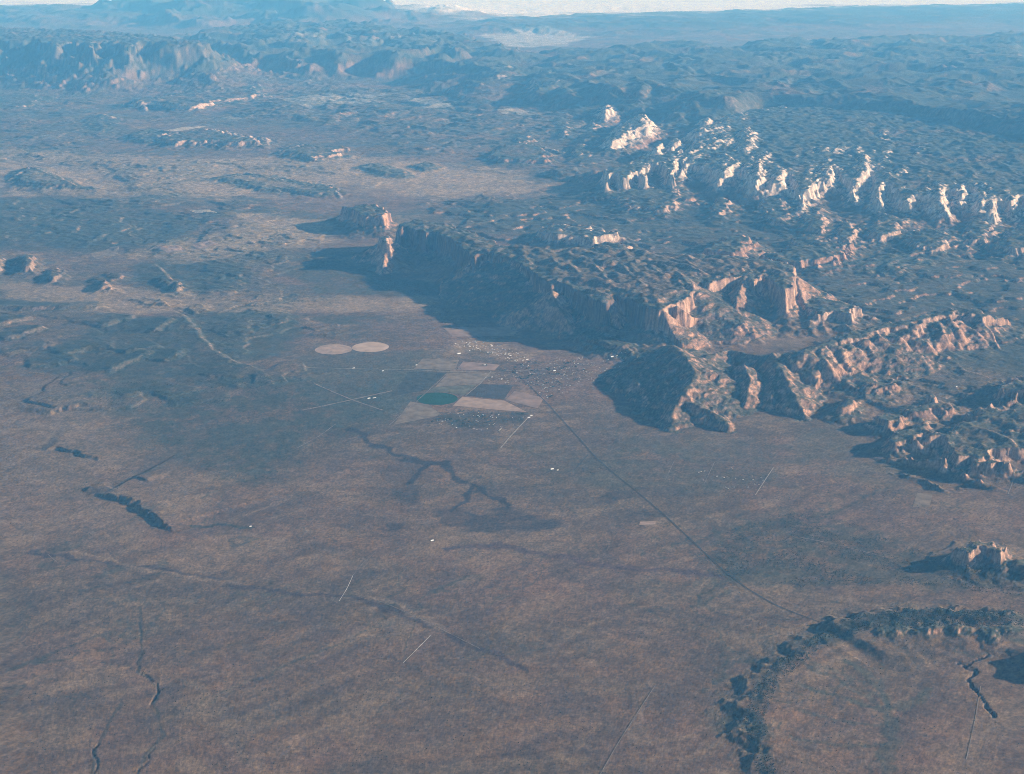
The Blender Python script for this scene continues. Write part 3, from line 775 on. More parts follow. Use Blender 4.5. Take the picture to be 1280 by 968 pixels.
for ln, w_ in [([(1108, 884), (1114, 910), (1110, 940), (1112, 985)], 130), ([(1100, 884), (1060, 858), (1000, 832)], 50), ([(1112, 884), (1140, 876), (1166, 862)], 60), ([(1104, 890), (1066, 880), (1010, 862)], 45), ([(1106, 905), (1050, 905), (1000, 890)], 40), ([(1108, 930), (1050, 935), (990, 925)], 35), ([(1110, 884), (1096, 856), (1060, 830)], 45)]:
    stroke(ln, w_, scrub * 1.5, 0.6)
for ln in [[(1010, 830), (1060, 850), (1110, 880)], [(1000, 860), (1060, 876), (1100, 890)], [(1160, 870), (1130, 886)], [(1060, 830), (1100, 850), (1110, 880)]]:
    stroke(ln, 60, scrub * 1.7, 0.5)
for pp, c_, s_ in [([(566, 424), (624, 424), (668, 446), (660, 456), (600, 444), (564, 440)], tan * 1.3, .6), ([(636, 456), (676, 444), (770, 448), (776, 462), (720, 486), (676, 500), (640, 474)], pink * 1.15, .6),
                   ([(640, 458), (668, 450), (735, 458), (715, 480), (690, 496), (670, 494)], scrub, .25), ([(540, 518), (662, 514), (650, 530), (575, 536)], scrub, .65), ([(584, 436), (612, 440), (628, 454), (600, 452), (580, 446)], scrub, .6)]:
    patch(pp, 110, c_, s_, 0.75, 0.16)
#ENDSECTION
blend(BACKS * (0.6 + 0.4 * sstep(-0.3, 0.3, n_sm)), scrub)
# uplands are dark with pinyon and pine; steep ground is bare rock
hi = np.clip(ROCK, 0, 1)
blend(0.85 * (1 - BARE) * hi * (1 - sstep(24, 36, SLOPE)) * sstep(-0.6, 0.2, n_sm + 0.5), forest * 1.15)
fz = sstep(150, 420, Z) * sstep(45000, 60000, GD.ravel()) * np.maximum(sstep(-2500, 5000, X), sstep(600, 900, Z)) * (1 - BARE)
blend(0.8 * fz * sstep(-0.5, 0.2, n_mid + 0.3), forest * 1.1)
band = 0.5 + 0.5 * np.sin(Z / 34.0 + 2 * n_mid)
red = col(.31, .165, .100)[None] * (0.72 + 0.28 * band[:, None]) + 0.02
red = red * (1 + 0.18 * n_sm[:, None])
pale = col(.56, .45, .36)[None] * (1 + 0.08 * n_sm[:, None])
rockc = red + (pale - red) * np.clip(WHITE, 0, 1)[:, None]
rockc = rockc * (1 - 0.62 * WALL_SHADE)[:, None]  # painted shade: darkens the rock of the unlit mesa fronts
tal = sstep(14, 24, SLOPE + 3 * n_fine) * np.clip(ROCK, 0, 1)
blend(0.7 * tal * (1 - 0.85 * fz) * sstep(-0.4, 0.3, n_sm + 0.2), col(.150, .104, .076))
blend(0.8 * BARE * sstep(4, 12, SLOPE), col(.270, .205, .165))
rmask = sstep(29 - 12 * WHITE, 41 - 12 * WHITE, SLOPE + 6 * n_fine) * np.clip(0.1 + ROCK, 0, 1)
rmask = rmask * (1 - 0.75 * fz * (1 - np.clip(WHITE, 0, 1))) * (0.55 + 0.45 * sstep(-0.5, 0.3, n_fine + 0.4))
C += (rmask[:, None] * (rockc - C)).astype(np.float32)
C *= (1 + 0.10 * n_fine + RNG.uniform(-0.42, 0.42, N) * (1 - 0.85 * sstep(80000, 150000, GD.ravel())) * (0.6 + 0.5 * np.clip(ROCK, 0, 1)))[:, None]
C = np.clip(C, 0.010, 0.85)
print('colours', round(time.time() - T0, 1))

# ------------------------------------------------------------------ materials
def nt(name):
    m = bpy.data.materials.new(name)
    m.use_nodes = True
    t = m.node_tree
    b = t.nodes['Principled BSDF']
    b.inputs['Roughness'].default_value = 0.95
    b.inputs['Specular IOR Level'].default_value = 0.1
    return m, t, b


def land_material():
    m, t, b = nt('land')
    at = t.nodes.new('ShaderNodeAttribute')
    at.attribute_name = 'albedo'
    tc = t.nodes.new('ShaderNodeTexCoord')
    mp = t.nodes.new('ShaderNodeMapping')
    t.links.new(tc.outputs['Object'], mp.inputs['Vector'])
    mp.inputs['Scale'].default_value = (0.001, 0.001, 0.001)
    last = at.outputs['Color']
    for sc, lo, hi_, det in ((24.0, 0.62, 1.38, 4.0), (8.0, 0.72, 1.28, 5.0)):
        n = t.nodes.new('ShaderNodeTexNoise')
        n.inputs['Scale'].default_value = sc
        n.inputs['Detail'].default_value = det
        n.inputs['Roughness'].default_value = 0.65
        t.links.new(mp.outputs['Vector'], n.inputs['Vector'])
        r = t.nodes.new('ShaderNodeMapRange')
        r.inputs['From Min'].default_value = 0.3
        r.inputs['From Max'].default_value = 0.7
        r.inputs['To Min'].default_value = lo
        r.inputs['To Max'].default_value = hi_
        t.links.new(n.outputs['Fac'], r.inputs['Value'])
        v = t.nodes.new('ShaderNodeVectorMath')
        v.operation = 'SCALE'
        t.links.new(last, v.inputs[0])
        t.links.new(r.outputs['Result'], v.inputs['Scale'])
        last = v.outputs['Vector']
    t.links.new(last, b.inputs['Base Color'])
    nb = t.nodes.new('ShaderNodeTexNoise')
    nb.inputs['Scale'].default_value = 14.0
    nb.inputs['Detail'].default_value = 5.0
    nb.inputs['Roughness'].default_value = 0.7
    t.links.new(mp.outputs['Vector'], nb.inputs['Vector'])
    bp = t.nodes.new('ShaderNodeBump')
    bp.inputs['Strength'].default_value = 0.35
    bp.inputs['Distance'].default_value = 14.0
    t.links.new(nb.outputs['Fac'], bp.inputs['Height'])
    t.links.new(bp.outputs['Normal'], b.inputs['Normal'])
    return m


def flat_material(name, c, scale=0.02, var=0.25):
    m, t, b = nt(name)
    var = min(0.6, var * 1.5)
    tc = t.nodes.new('ShaderNodeTexCoord')
    n = t.nodes.new('ShaderNodeTexNoise')
    n.inputs['Scale'].default_value = scale
    n.inputs['Detail'].default_value = 4.0
    t.links.new(tc.outputs['Object'], n.inputs['Vector'])
    r = t.nodes.new('ShaderNodeValToRGB')
    r.color_ramp.elements[0].position = 0.3
    r.color_ramp.elements[1].position = 0.7
    r.color_ramp.elements[0].color = [x * (1 - var) for x in c] + [1]
    r.color_ramp.elements[1].color = [min(1, x * (1 + var)) for x in c] + [1]
    t.links.new(n.outputs['Fac'], r.inputs['Fac'])
    t.links.new(r.outputs['Color'], b.inputs['Base Color'])
    return m


LAND = land_material()


def new_obj(name, verts, faces, mat, **props):
    me = bpy.data.meshes.new(name)
    me.from_pydata([tuple(v) for v in verts], [], [tuple(f) for f in faces])
    me.materials.append(mat)
    o = bpy.data.objects.new(name, me)
    SC.collection.objects.link(o)
    for k, v in props.items():
        o[k] = v
    return o


# ------------------------------------------------------------------ terrain meshes: the plain, and each hill cut out of the same sheet
def sheet(name, quads, label=None):
    """quads: (n,4) grid indices -> one mesh object"""
    used, inv = np.unique(quads, return_inverse=True)
    inv = inv.reshape(-1, 4)
    me = bpy.data.meshes.new(name)
    me.vertices.add(len(used))
    v = np.stack([X[used], Y[used], ZW[used]], -1).astype(np.float32)
    me.vertices.foreach_set('co', v.ravel())
    nq = len(inv)
    me.loops.add(nq * 4)
    me.loops.foreach_set('vertex_index', inv.ravel().astype(np.int32))
    me.polygons.add(nq)
    me.polygons.foreach_set('loop_start', np.arange(0, nq * 4, 4, dtype=np.int32))
    me.polygons.foreach_set('use_smooth', np.ones(nq, bool))
    me.update(calc_edges=True)
    ca = me.attributes.new('albedo', 'FLOAT_COLOR', 'POINT')
    ca.data.foreach_set('color', np.concatenate([C[used], np.ones((len(used), 1), np.float32)], 1).ravel())
    me.normals_split_custom_set_from_vertices(NRM[used].astype(np.float32))
    me.materials.append(LAND)
    o = bpy.data.objects.new(name, me)
    SC.collection.objects.link(o)
    o['kind'] = 'structure'
    if label:
        o['label'] = label
    return o


ii, jj = np.meshgrid(np.arange(NR - 1), np.arange(NC - 1), indexing='ij')
q0 = (ii * NC + jj).ravel()
quads = np.stack([q0, q0 + 1, q0 + NC + 1, q0 + NC], -1)
own = OWNER[quads].max(1)
for k in range(len(HILLS)):
    sel = quads[own == k]
    if len(sel) == 0:
        continue
    if k == 0:
        sheet('ground', sel, 'brown scrub plain with dark washes reaching to the horizon')
    else:
        sheet(HILLS[k][0], sel, HILLS[k][1])
print('meshes', round(time.time() - T0, 1))

#SECTION things
# ------------------------------------------------------------------ fields, roads, houses, trees
def drape(name, P, faces, mat, lift=3.0, **props):
    P = np.asarray(P, float)
    z = ground(P[:, 0], P[:, 1]) + lift
    c = P.mean(0)
    z0 = float(z.mean())
    v = np.column_stack([P[:, 0] - c[0], P[:, 1] - c[1], z - z0])
    o = new_obj(name, v, faces, mat, **props)
    o.location = (c[0], c[1], z0)
    return o


def round_field(px, py, rx, mat, **props):
    cx, cy = px2w(px, py)
    ex, ey = px2w(px + rx, py)
    r = math.hypot(ex - cx, ey - cy)
    P, F = [(cx, cy)], []
    NS, NRI = 64, 9
    for k in range(1, NRI + 1):
        for j in range(NS):
            a = 2 * math.pi * j / NS
            P.append((cx + r * k / NRI * math.cos(a), cy + r * k / NRI * math.sin(a)))
    for j in range(NS):
        F.append((0, 1 + j, 1 + (j + 1) % NS))
    for k in range(NRI - 1):
        for j in range(NS):
            a, b = 1 + k * NS + j, 1 + k * NS + (j + 1) % NS
            F.append((a, a + NS, b + NS, b))
    return drape('crop_field', P, F, mat, kind='thing', category='field', **props)


def quad_field(pts, mat, n=16, **props):
    A, B, D, E = [np.array(px2w(*p)) for p in pts]
    P, F = [], []
    for i in range(n + 1):
        for j in range(n + 1):
            u, v = i / n, j / n
            P.append((1 - u) * ((1 - v) * A + v * E) + u * ((1 - v) * B + v * D))
    for i in range(n):
        for j in range(n):
            a = i * (n + 1) + j
            F.append((a, a + 1, a + n + 2, a + n + 1))
    # keep faces pointing up
    p0, p1, p2 = np.array(P[F[0][0]]), np.array(P[F[0][1]]), np.array(P[F[0][2]])
    if np.cross(p1 - p0, p2 - p1) < 0:
        F = [f[::-1] for f in F]
    return drape('crop_field', P, F, mat, kind='thing', category='field', **props)


M_tan = flat_material('stubble', (.33, .225, .160), 0.006, 0.16)
M_tan2 = flat_material('dry_grass', (.185, .136, .090), 0.005, 0.25)
M_green = flat_material('alfalfa', (.017, .056, .030), 0.004, 0.10)
M_dark = flat_material('ploughed_earth', (.060, .050, .044), 0.005, 0.18)
M_dark2 = flat_material('fallow_scrub', (.052, .048, .037), 0.006, 0.30)
M_pink = flat_material('bare_red_soil', (.25, .165, .12), 0.004, 0.2)
M_pale = flat_material('pale_soil', (.33, .27, .20), 0.006, 0.2)
G_F = 'farm fields round the town'
round_field(417, 437.3, 23.2, M_tan, label='round tan irrigated field touching its brighter twin', group=G_F)
round_field(463, 434.6, 23.0, flat_material('bright_stubble', (.42, .295, .21), 0.004, 0.16), label='brighter round tan field of the touching pair', group=G_F)
round_field(546.5, 498.5, 25.6, M_green, label='round dark green irrigated field', group=G_F)
for pts, m, lab in [
        ([(599.5, 480), (642, 481.5), (630, 499), (582, 494.5)], M_dark, 'dark ploughed field shaped like a leaning rectangle beside the green circle'),
        ([(578, 496), (630, 500.5), (659, 515), (566, 507)], M_tan, 'tan bare strip field between the dark field and the tree row'),
        ([(643, 489), (680, 497), (672, 510), (632, 500)], M_pink, 'pinkish bare field joining the tan strip to the town edge'),
        ([(560, 466.5), (621, 465), (597, 480), (544, 484)], M_tan2, 'dry grass field above the green circle'),
        ([(544, 484.5), (597, 480.5), (580, 494), (536, 488)], flat_material('grazed_pasture', (.112, .10, .062), 0.005, 0.3), 'greenish pasture wrapped over the green circle'),
        ([(528, 449), (574, 450), (569, 462.5), (517, 461.5)], M_tan2, 'dry field along the farm road below the pale houses'),
        ([(513, 502), (536, 506), (552, 519), (492, 531)], M_tan2, 'dry tan field at the foot of the green circle'),
        ([(512, 465.5), (558, 466), (535, 487), (487, 497)], M_dark2, 'dark fallow field between the airstrip and the green circle'),
        ([(579, 452), (625, 456), (618, 463), (571, 462)], M_pink, 'bare reddish lots below the pale houses'),
        ([(553, 409), (640, 409), (652, 419), (566, 421)], M_pink, 'long bare pink field under the great mesa shadow'),
        ([(236, 308), (262, 305), (275, 311), (246, 316)], M_pink, 'small pinkish field on the far valley floor'),
        ([(196, 315), (222, 311), (232, 317), (208, 320)], M_pink, 'dull pink field beside the small pinkish one on the valley floor'),
        ([(113, 318), (150, 309), (147, 320), (120, 325)], M_tan2, 'wedge-shaped dry field at the edge of the dark scrub'),
        ([(237, 266), (262, 264), (272, 272), (244, 271)], M_pale, 'pale distant field by the wash in the valley'),
        ([(1146, 617), (1166, 617), (1162, 634), (1141, 634)], M_tan2, 'square tan field alone on the plain below the knobbly hill'),
        ([(800, 652.5), (820, 651.5), (819, 656), (799, 656.5)], M_tan, 'tiny tan cleared lot beside the highway'),
        ([(196, 166.5), (230, 160), (262, 158.5), (225, 165)], M_pale, 'narrow bright field on the flat badland ridge')]:
    quad_field(pts, m, label=lab, group=G_F)

M_asph = flat_material('asphalt', (.050, .048, .047), 0.01, 0.15)
M_dirt = flat_material('dirt_road_surface', (.30, .25, .19), 0.01, 0.2)
M_dirt2 = flat_material('faint_track_surface', (.20, .155, .12), 0.008, 0.3)
M_white = flat_material('graded_gravel', (.62, .57, .50), 0.008, 0.25)


def road(line, width, mat, name='dirt_road', label=None, lift=4.6):
    p = W(line)
    pts = []
    for i in range(len(p) - 1):
        L = np.hypot(*(p[i + 1] - p[i]))
        n = max(2, int(L / 45))
        for k in range(n):
            pts.append(p[i] + (p[i + 1] - p[i]) * k / n)
    pts.append(p[-1])
    pts = np.array(pts)
    for _ in range(6):
        pts[1:-1] = (pts[:-2] + 2 * pts[1:-1] + pts[2:]) / 4
    t = np.gradient(pts, axis=0)
    t /= np.linalg.norm(t, axis=1, keepdims=True)
    nrm = np.column_stack([-t[:, 1], t[:, 0]])
    P = np.concatenate([pts - nrm * width / 2, pts + nrm * width / 2])
    m = len(pts)
    F = [(i, i + 1, m + i + 1, m + i) for i in range(m - 1)]
    pr = dict(kind='structure')
    if label:
        pr['label'] = label
    return drape(name, P, F, mat, lift, **pr)


road([(700, 521), (722, 545), (745, 572), (772, 596), (800, 618), (835, 648), (870, 681), (902, 712), (935, 738), (968, 757), (1000, 770), (1046, 785)], 16, M_asph, 'highway', 'dark straight highway crossing the plain')
for ln, w_, m, lab in [
        ([(393, 481), (440, 500), (478, 513)], 34, M_dirt2, 'airstrip runway slanting down'), ([(378, 513), (440, 500), (490, 489)], 46, M_dirt2, 'airstrip runway slanting up'),
        ([(370, 460.5), (420, 461.5), (517, 462.8), (560, 465), (640, 463.5), (690, 462)], 16, M_dirt, 'farm road running past the scattered farms'),
        ([(664, 518), (650, 532), (636, 548), (626, 560)], 22, M_dirt, 'pale road leaving the town'), ([(487, 531), (520, 503), (560, 466)], 14, M_dirt2, None),
        ([(582, 495), (600, 480), (614, 464)], 14, M_dirt, None), ([(700, 521), (690, 510), (660, 480), (640, 463)], 16, M_asph, None),
        ([(441, 720), (434, 736), (424, 752)], 6, M_white, 'short white dirt road on the near plain'), ([(538, 795), (522, 811), (504, 829)], 6, M_white, 'longer white dirt road below the first'),
        ([(470, 690), (452, 706), (441, 720)], 7, M_dirt2, None), ([(820, 856), (795, 894), (772, 930), (748, 972)], 10, M_dirt2, 'faint pink track running out of the frame'),
        ([(967, 585), (957, 600), (944, 620)], 16, M_dirt, None), ([(893, 578), (880, 606)], 12, M_dirt2, None), ([(735, 568), (718, 588)], 12, M_asph, None),
        ([(842, 578), (832, 600)], 10, M_dirt2, None), ([(1270, 588), (1266, 602), (1260, 618)], 14, M_dirt2, None), ([(1226, 858), (1219, 900), (1208, 950)], 9, M_dirt2, None),
        ([(1000, 672), (1040, 680), (1080, 690), (1110, 698)], 14, M_dirt2, None), ([(436, 742), (470, 750), (530, 776), (600, 812)], 9, M_dirt2, None), ([(60, 694), (72, 704)], 10, M_dirt2, None),
        ([(800, 330), (780, 345)], 6, M_dirt2, None), ([(372, 560), (400, 545), (420, 530)], 16, M_dirt2, None), ([(640, 430), (690, 445), (760, 456), (820, 445), (880, 432)], 12, M_dirt2, None)]:
    road(ln, w_, m, label=lab)

for k in range(-3, 4):
    cx, cy = px2w(700, 470)
    for ax, L, nm in (((0.82, 0.57), 1250 - 90 * abs(k), 0), ((-0.57, 0.82), 800, 1)):
        ox, oy = -ax[1] * k * 240, ax[0] * k * 240
        P_ = np.array([(cx + ox + ax[0] * t_, cy + oy + ax[1] * t_) for t_ in np.linspace(-L, L, 40)])
        nx, ny = -ax[1] * 6, ax[0] * 6
        drape('street', np.concatenate([P_ - (nx, ny), P_ + (nx, ny)]), [(i, i + 1, 41 + i, 40 + i) for i in range(39)], M_dirt2, 5.0 + 0.6 * nm, kind='structure')
# ---- houses
M_wall = flat_material('plaster', (.46, .41, .35), 0.3, 0.1)
M_roofs = [flat_material('roof_' + n, c, 0.3, 0.1) for n, c in (('white', (.78, .77, .74)), ('grey', (.30, .29, .28)), ('brown', (.22, .16, .13)), ('tan', (.44, .37, .30)))]
_hm = {}


def house_mesh(w, d, h, mat):
    key = (w, d, h, mat.name)
    if key in _hm:
        return _hm[key]
    e = 0.7
    v = [(-w / 2, -d / 2, -4), (w / 2, -d / 2, -4), (w / 2, d / 2, -4), (-w / 2, d / 2, -4), (-w / 2, -d / 2, h), (w / 2, -d / 2, h), (w / 2, d / 2, h), (-w / 2, d / 2, h),
         (-w / 2, 0, h + d * 0.24), (w / 2, 0, h + d * 0.24)]
    f = [(0, 1, 5, 4), (1, 2, 6, 9, 5), (2, 3, 7, 6), (3, 0, 4, 8, 7)]
    b = len(v)
    rz = h + d * 0.26
    v += [(-w / 2 - e, -d / 2 - e, h - 0.2), (w / 2 + e, -d / 2 - e, h - 0.2), (w / 2 + e, 0, rz), (-w / 2 - e, 0, rz), (w / 2 + e, d / 2 + e, h - 0.2), (-w / 2 - e, d / 2 + e, h - 0.2)]
    f += [(b, b + 1, b + 2, b + 3), (b + 3, b + 2, b + 4, b + 5)]
    me = bpy.data.meshes.new('house')
    me.from_pydata(v, [], f)
    me.materials.append(M_wall)
    me.materials.append(mat)
    for q in me.polygons[4:]:
        q.material_index = 1
    _hm[key] = me
    return me


def house(x, y, w, d, h, mat, rz, label, group, name='house', cat='house'):
    o = bpy.data.objects.new(name, house_mesh(w, d, h, mat))
    SC.collection.objects.link(o)
    o.location = (x, y, float(ground(x, y)))
    o.rotation_euler = (0, 0, rz)
    o['label'] = label
    o['category'] = cat
    if group:
        o['group'] = group
    return o


def in_poly(px, py, poly):
    c = False
    for i in range(len(poly)):
        ax, ay = poly[i]
        bx, by = poly[i - 1]
        if (ay > py) != (by > py) and px < (bx - ax) * (py - ay) / (by - ay) + ax:
            c = not c
    return c


hs = random.Random(11)


def cluster(poly, n, weights, label, group, big=0.1, sc=1.0):
    xs, ys = [p[0] for p in poly], [p[1] for p in poly]
    k = 0
    spots = []
    while k < n:
        px, py = hs.uniform(min(xs), max(xs)), hs.uniform(min(ys), max(ys))
        if not in_poly(px, py, poly):
            continue
        x, y = px2w(px, py)
        # streets run on a skewed grid
        gx, gy = x * 0.82 + y * 0.57, -x * 0.57 + y * 0.82
        gx = round(gx / 62) * 62 + hs.uniform(-9, 9)
        gy = round(gy / 110) * 110 + hs.choice((-24, 24)) + hs.uniform(-6, 6)
        x, y = gx * 0.82 - gy * 0.57, gx * 0.57 + gy * 0.82
        if any(abs(x - a) + abs(y - b) < 34 for a, b in spots):
            k += 0.05
            continue
        spots.append((x, y))
        m = hs.choices(M_roofs, weights)[0]
        w, d = hs.choice(((18, 12), (22, 13), (26, 14)))
        if hs.random() < big:
            w, d = 38, 20
        house(x, y, w * sc, d * sc, hs.choice((4.5, 6.5)), m, math.atan2(0.57, 0.82) + hs.choice((0, math.pi / 2)), m.name.split('_')[1] + '-roofed ' + label, group)
        k += 1


cluster([(566, 428), (590, 424), (622, 428), (650, 440), (664, 452), (640, 452), (612, 440), (584, 438)], 80, (6, 2, 1, 3), 'house in the cluster nearest the great mesa', 'pale houses nearest the great mesa', 0.2, 1.15)
cluster([(640, 455), (670, 446), (720, 446), (752, 452), (764, 462), (730, 478), (700, 492), (676, 498), (668, 486), (640, 472)], 150, (2, 3, 2, 4), 'house among the dark trees of the town centre', 'houses among trees in the town centre', 0.06)
cluster([(545, 518), (570, 510), (620, 514), (662, 518), (655, 528), (620, 538), (575, 536), (536, 530)], 45, (3, 3, 2, 3), 'house in the tree row below the tan strip field', 'houses in the row below the tan strip', 0.06)
cluster([(868, 584), (912, 578), (960, 590), (950, 612), (900, 612), (866, 600)], 22, (4, 2, 2, 3), 'house scattered along dirt tracks past the highway', 'scattered houses past the highway', 0.05)
cluster([(716, 444), (760, 446), (800, 444), (806, 450), (770, 462), (730, 466)], 30, (3, 3, 2, 4), 'house spread toward the canyon mouth behind the town', 'houses toward the canyon mouth', 0.06)
cluster([(596, 464), (640, 466), (656, 478), (640, 480), (600, 476)], 14, (4, 3, 2, 3), 'house between the farm road and the dark ploughed field', 'houses above the dark ploughed field', 0.06)
B_w = M_roofs[0]
for px, py, w, d, lab, nm in [
        (573.5, 442.5, 80, 45, 'large white building alone below the pale house cluster', 'warehouse'), (765, 448.5, 70, 40, 'large white building at the canyon mouth behind the town', 'warehouse'), (771, 448, 34, 20, 'smaller white building beside the large one at the canyon mouth', 'warehouse'),
        (606, 456.5, 34, 24, 'white farm building by the dark pond line below the pale houses', 'barn'), (659, 449.3, 60, 26, 'long white hall where the pale houses meet the town trees', 'hall'), (614.5, 432.5, 46, 26, 'bright white hall at the end of the pale house cluster', 'hall'),
        (638, 444.5, 46, 24, 'white hall standing between the pale houses and the town', 'hall'), (461, 498.3, 60, 30, 'white hangar beside the crossed airstrip', 'hangar'), (468, 497.8, 70, 14, 'long low white shed beside the airstrip hangar', 'shed'),
        (478.5, 464.5, 34, 20, 'white farmhouse alone on the farm road', 'farmhouse'), (513, 463.4, 30, 18, 'white farmhouse next to dark trees on the farm road', 'farmhouse'), (520.5, 457, 40, 22, 'white barn at the corner of the dry field by the farm road', 'barn'),
        (442, 461, 50, 16, 'long pale shed on the farm road under the round fields', 'shed'), (690, 587, 60, 30, 'white farm building on the plain below the town', 'barn'), (697, 588.2, 30, 20, 'small white shed by the farm building on the plain', 'shed'),
        (313, 659, 34, 22, 'white ranch house at the end of the dark scrub line on the near plain', 'ranch_house'), (661, 522, 60, 18, 'white roofed sheds where the pale road leaves the town', 'shed'), (664, 519.5, 50, 18, 'second white shed along the pale road', 'shed'),
        (627, 474, 34, 20, 'white barn just above the dark ploughed field', 'barn'), (615, 471.5, 30, 18, 'small white barn left above the dark ploughed field', 'barn'), (693, 463.5, 60, 30, 'bright school-like block in the middle of the town', 'building'),
        (540, 676, 50, 30, 'pale building at a quarry scar on the near plain', 'building'), (1195, 489, 40, 24, 'white building alone in the dark hollow under the sunlit ridge', 'building')]:
    x, y = px2w(px, py)
    house(x, y, w, d, 8, B_w, math.atan2(0.57, 0.82), lab, None, nm, nm.replace('_', ' ') if nm != 'ranch_house' else 'house')

# ---- trees
M_leaf = flat_material('leaves', (.030, .042, .026), 0.15, 0.35)
M_bark = flat_material('bark', (.09, .07, .055), 0.3, 0.2)
M_jun = flat_material('juniper_leaves', (.036, .046, .030), 0.02, 0.35)


def blob(rng, r, sq, n=7):
    """an uneven crown: jittered rings of points"""
    v = [(0, 0, -r * sq * 0.8)]
    for (h, s) in ((-0.45, 0.85), (0.05, 1.0), (0.55, 0.72)):
        for j in range(n):
            a = 2 * math.pi * (j + rng.uniform(-.25, .25)) / n
            q = r * s * rng.uniform(0.7, 1.2)
            v.append((q * math.cos(a), q * math.sin(a), r * sq * (h + rng.uniform(-.15, .15))))
    v.append((rng.uniform(-.2, .2) * r, rng.uniform(-.2, .2) * r, r * sq))
    f = [(0, 1 + (j + 1) % n, 1 + j) for j in range(n)]
    for k in range(2):
        for j in range(n):
            a, b = 1 + k * n + j, 1 + k * n + (j + 1) % n
            f.append((a, b, b + n, a + n))
    t = len(v) - 1
    f += [(1 + 2 * n + j, 1 + 2 * n + (j + 1) % n, t) for j in range(n)]
    return v, f


def tree_meshes(k):
    rng = random.Random(50 + k)
    V, F = [], []
    for q in range(4):
        r = rng.uniform(4.5, 7.5)
        v, f = blob(rng, r, 0.85)
        ox, oy, oz = rng.uniform(-5, 5), rng.uniform(-5, 5), rng.uniform(7, 12)
        b = len(V)
        V += [(a + ox, c + oy, d + oz) for a, c, d in v]
        F += [tuple(i + b for i in t) for t in f]
    cr = bpy.data.meshes.new('crown')
    cr.from_pydata(V, [], F)
    cr.materials.append(M_leaf)
    V, F = [], []
    for (z, r) in ((-2, .8), (4, .5), (9, .25)):
        for j in range(5):
            V.append((r * math.cos(j * 1.2566), r * math.sin(j * 1.2566), z))
    for k2 in range(2):
        for j in range(5):
            a, b = k2 * 5 + j, k2 * 5 + (j + 1) % 5
            F.append((a, b, b + 5, a + 5))
    tr = bpy.data.meshes.new('trunk')
    tr.from_pydata(V, [], F)
    tr.materials.append(M_bark)
    return cr, tr


TM = [tree_meshes(k) for k in range(5)]


def tree(x, y, s, label, group):
    cr, tr = hs.choice(TM)
    e = bpy.data.objects.new('tree', None)
    SC.collection.objects.link(e)
    e.location = (x, y, float(ground(x, y)))
    e.rotation_euler = (0, 0, hs.uniform(0, 6.28))
    e.scale = (s, s, s)
    e['label'] = label
    e['category'] = 'tree'
    e['group'] = group
    for nm, me in (('crown', cr), ('trunk', tr)):
        o = bpy.data.objects.new(nm, me)
        SC.collection.objects.link(o)
        o.parent = e


def grove(poly, n, label, group, clump=6):
    xs, ys = [p[0] for p in poly], [p[1] for p in poly]
    k = 0
    while k < n:
        px, py = hs.uniform(min(xs), max(xs)), hs.uniform(min(ys), max(ys))
        if not in_poly(px, py, poly):
            continue
        x, y = px2w(px, py)
        for _ in range(hs.randint(2, clump)):
            a = hs.gauss(0, 32)
            tree(x + 0.82 * a + hs.gauss(0, 6), y + 0.57 * a + hs.gauss(0, 6), hs.uniform(1.0, 1.7), label, group)
            k += 1


grove([(640, 458), (668, 450), (712, 452), (735, 462), (715, 480), (690, 496), (672, 496), (668, 486), (645, 474)], 190, 'dark leafy shade tree among the houses of the town centre', 'shade trees in the town centre')
grove([(545, 520), (570, 512), (660, 517), (650, 526), (575, 534), (536, 530)], 80, 'dark leafy tree in the row below the tan strip field', 'trees in the row below the tan strip', 5)
for px, py, n in [(513, 463.6, 5), (500, 463.6, 4), (605, 457, 5), (572, 454, 4), (571, 461, 5), (630, 463, 8), (640, 463, 6)]:
    x0, y0 = px2w(px, py)
    for _ in range(n):
        tree(x0 + hs.gauss(0, 40), y0 + hs.gauss(0, 10), hs.uniform(1.0, 1.6), 'dark tree in a farm clump along the farm road', 'farm trees along the farm road')


def scatter_stuff(name, zones, label, mat, sizes=(4.5, 8.5)):
    """a mass of small trees too many to count: one mesh"""
    rng = np.random.default_rng(5)
    pos = []
    for poly, n, thr in zones:
        p = W(poly)
        x0, y0 = p.min(0)
        x1, y1 = p.max(0)
        x, y = rng.uniform(x0, x1, n * 4), rng.uniform(y0, y1, n * 4)
        c = np.zeros(x.shape, bool)
        for i in range(len(p)):
            ax, ay = p[i]
            bx, by = p[i - 1]
            c ^= ((ay > y) != (by > y)) & (x < (bx - ax) * (y - ay) / (by - ay + 1e-9) + ax)
        d = fbm(x / 700.0, y / 700.0, 4, 200)
        c &= d > thr + rng.normal(0, 0.15, x.shape)
        k = np.nonzero(c)[0][:n]
        pos.append(np.column_stack([x[k], y[k]]))
    pos = np.concatenate(pos)
    n = len(pos)
    z = ground(pos[:, 0], pos[:, 1])
    s = rng.uniform(sizes[0], sizes[1], n)
    base = np.array([(0, 0, -.2), (1, 0, .55), (.31, .95, .6), (-.81, .59, .5), (-.81, -.59, .65), (.31, -.95, .55), (.1, 0, 1.35)])
    bv = base[None] * s[:, None, None] * rng.uniform(.75, 1.25, (n, 7, 1))
    V = (bv + np.column_stack([pos, z])[:, None, :]).reshape(-1, 3)
    bf = np.array([(0, 2, 1), (0, 3, 2), (0, 4, 3), (0, 5, 4), (0, 1, 5), (6, 1, 2), (6, 2, 3), (6, 3, 4), (6, 4, 5), (6, 5, 1)])
    F = (bf[None] + (np.arange(n) * 7)[:, None, None]).reshape(-1, 3)
    new_obj(name, V, F.tolist(), mat, kind='stuff', label=label, category='scrub')


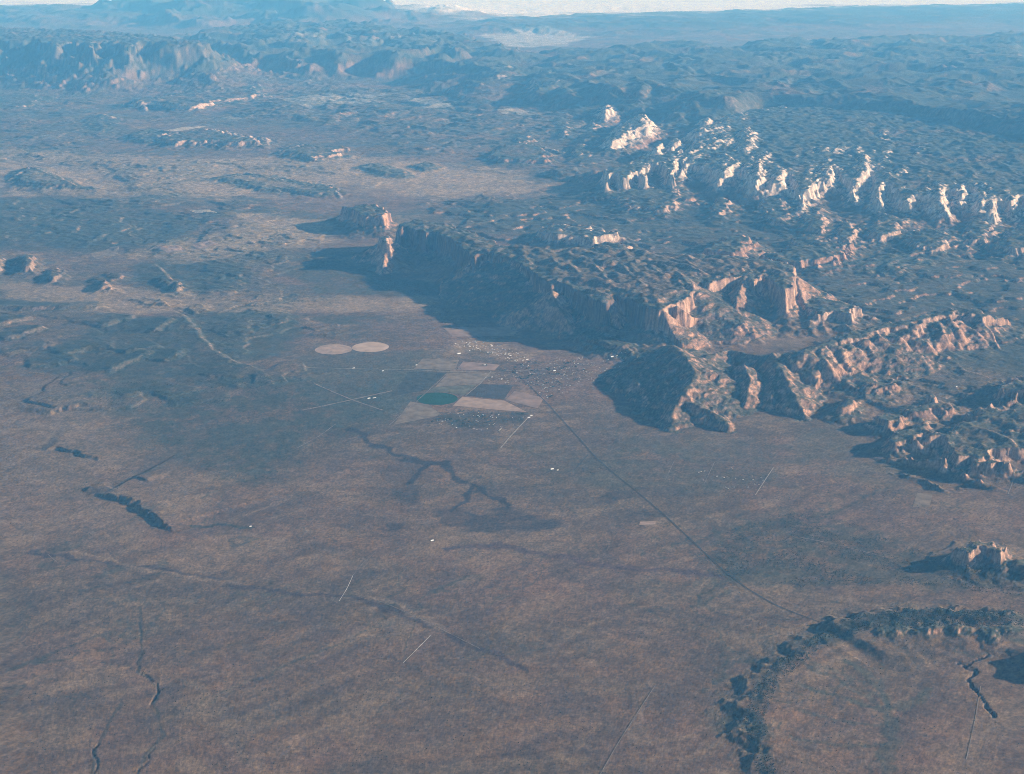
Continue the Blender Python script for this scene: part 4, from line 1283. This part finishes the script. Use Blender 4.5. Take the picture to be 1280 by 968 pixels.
scatter_stuff('juniper_scrub', [
    ([(1300, 766), (1150, 766), (1064, 780), (1014, 800), (964, 836), (936, 876), (930, 905), (950, 985), (974, 985), (956, 900), (972, 858), (1024, 818), (1090, 792), (1300, 788)], 9500, -0.35),
    ([(860, 690), (920, 660), (980, 640), (1060, 650), (1120, 680), (1280, 720), (1280, 745), (1120, 730), (1000, 735), (900, 730)], 4500, -0.05),
    ([(120, 480), (330, 474), (480, 480), (470, 540), (360, 590), (310, 606), (250, 585), (180, 560), (120, 520)], 6000, -0.1),
    ([(-20, 560), (400, 600), (1300, 610), (1300, 985), (-20, 985)], 4500, 0.1),
    ([(380, 590), (900, 560), (1280, 600), (1280, 660), (900, 640), (500, 640)], 2500, 0.0),
    ([(640, 457), (668, 449), (740, 452), (760, 458), (715, 480), (690, 497), (672, 497), (645, 474)], 900, -0.1),
    ([(540, 520), (570, 511), (662, 516), (650, 527), (575, 535)], 700, -0.2)],
    'dark juniper scrub scattered over the plain and the escarpment', M_jun)
print('things', round(time.time() - T0, 1))
#ENDSECTION
# ------------------------------------------------------------------ haze: the air
def haze():
    x, y0, y1, z0, z1 = 420000.0, -60000.0, 420000.0, -14500.0, CAM_H + 500
    v = [(-x, y0, z0), (x, y0, z0), (x, y1, z0), (-x, y1, z0), (-x, y0, z1), (x, y0, z1), (x, y1, z1), (-x, y1, z1)]
    f = [(0, 3, 2, 1), (4, 5, 6, 7), (0, 1, 5, 4), (1, 2, 6, 5), (2, 3, 7, 6), (3, 0, 4, 7)]
    m = bpy.data.materials.new('air')
    m.use_nodes = True
    t = m.node_tree
    t.nodes.clear()
    out = t.nodes.new('ShaderNodeOutputMaterial')
    pv = t.nodes.new('ShaderNodeVolumePrincipled')
    pv.inputs['Color'].default_value = (0.14, 0.52, 1.0, 1)
    pv.inputs['Absorption Color'].default_value = (1, 1, 1, 1)
    pv.inputs['Density'].default_value = 0.0069 / 1000.0
    pv.inputs['Anisotropy'].default_value = 0.0
    t.links.new(pv.outputs['Volume'], out.inputs['Volume'])
    new_obj('haze', v, f, m, kind='stuff', label='blue haze in the air over the whole land', category='haze')


haze()
print('done', round(time.time() - T0, 1))
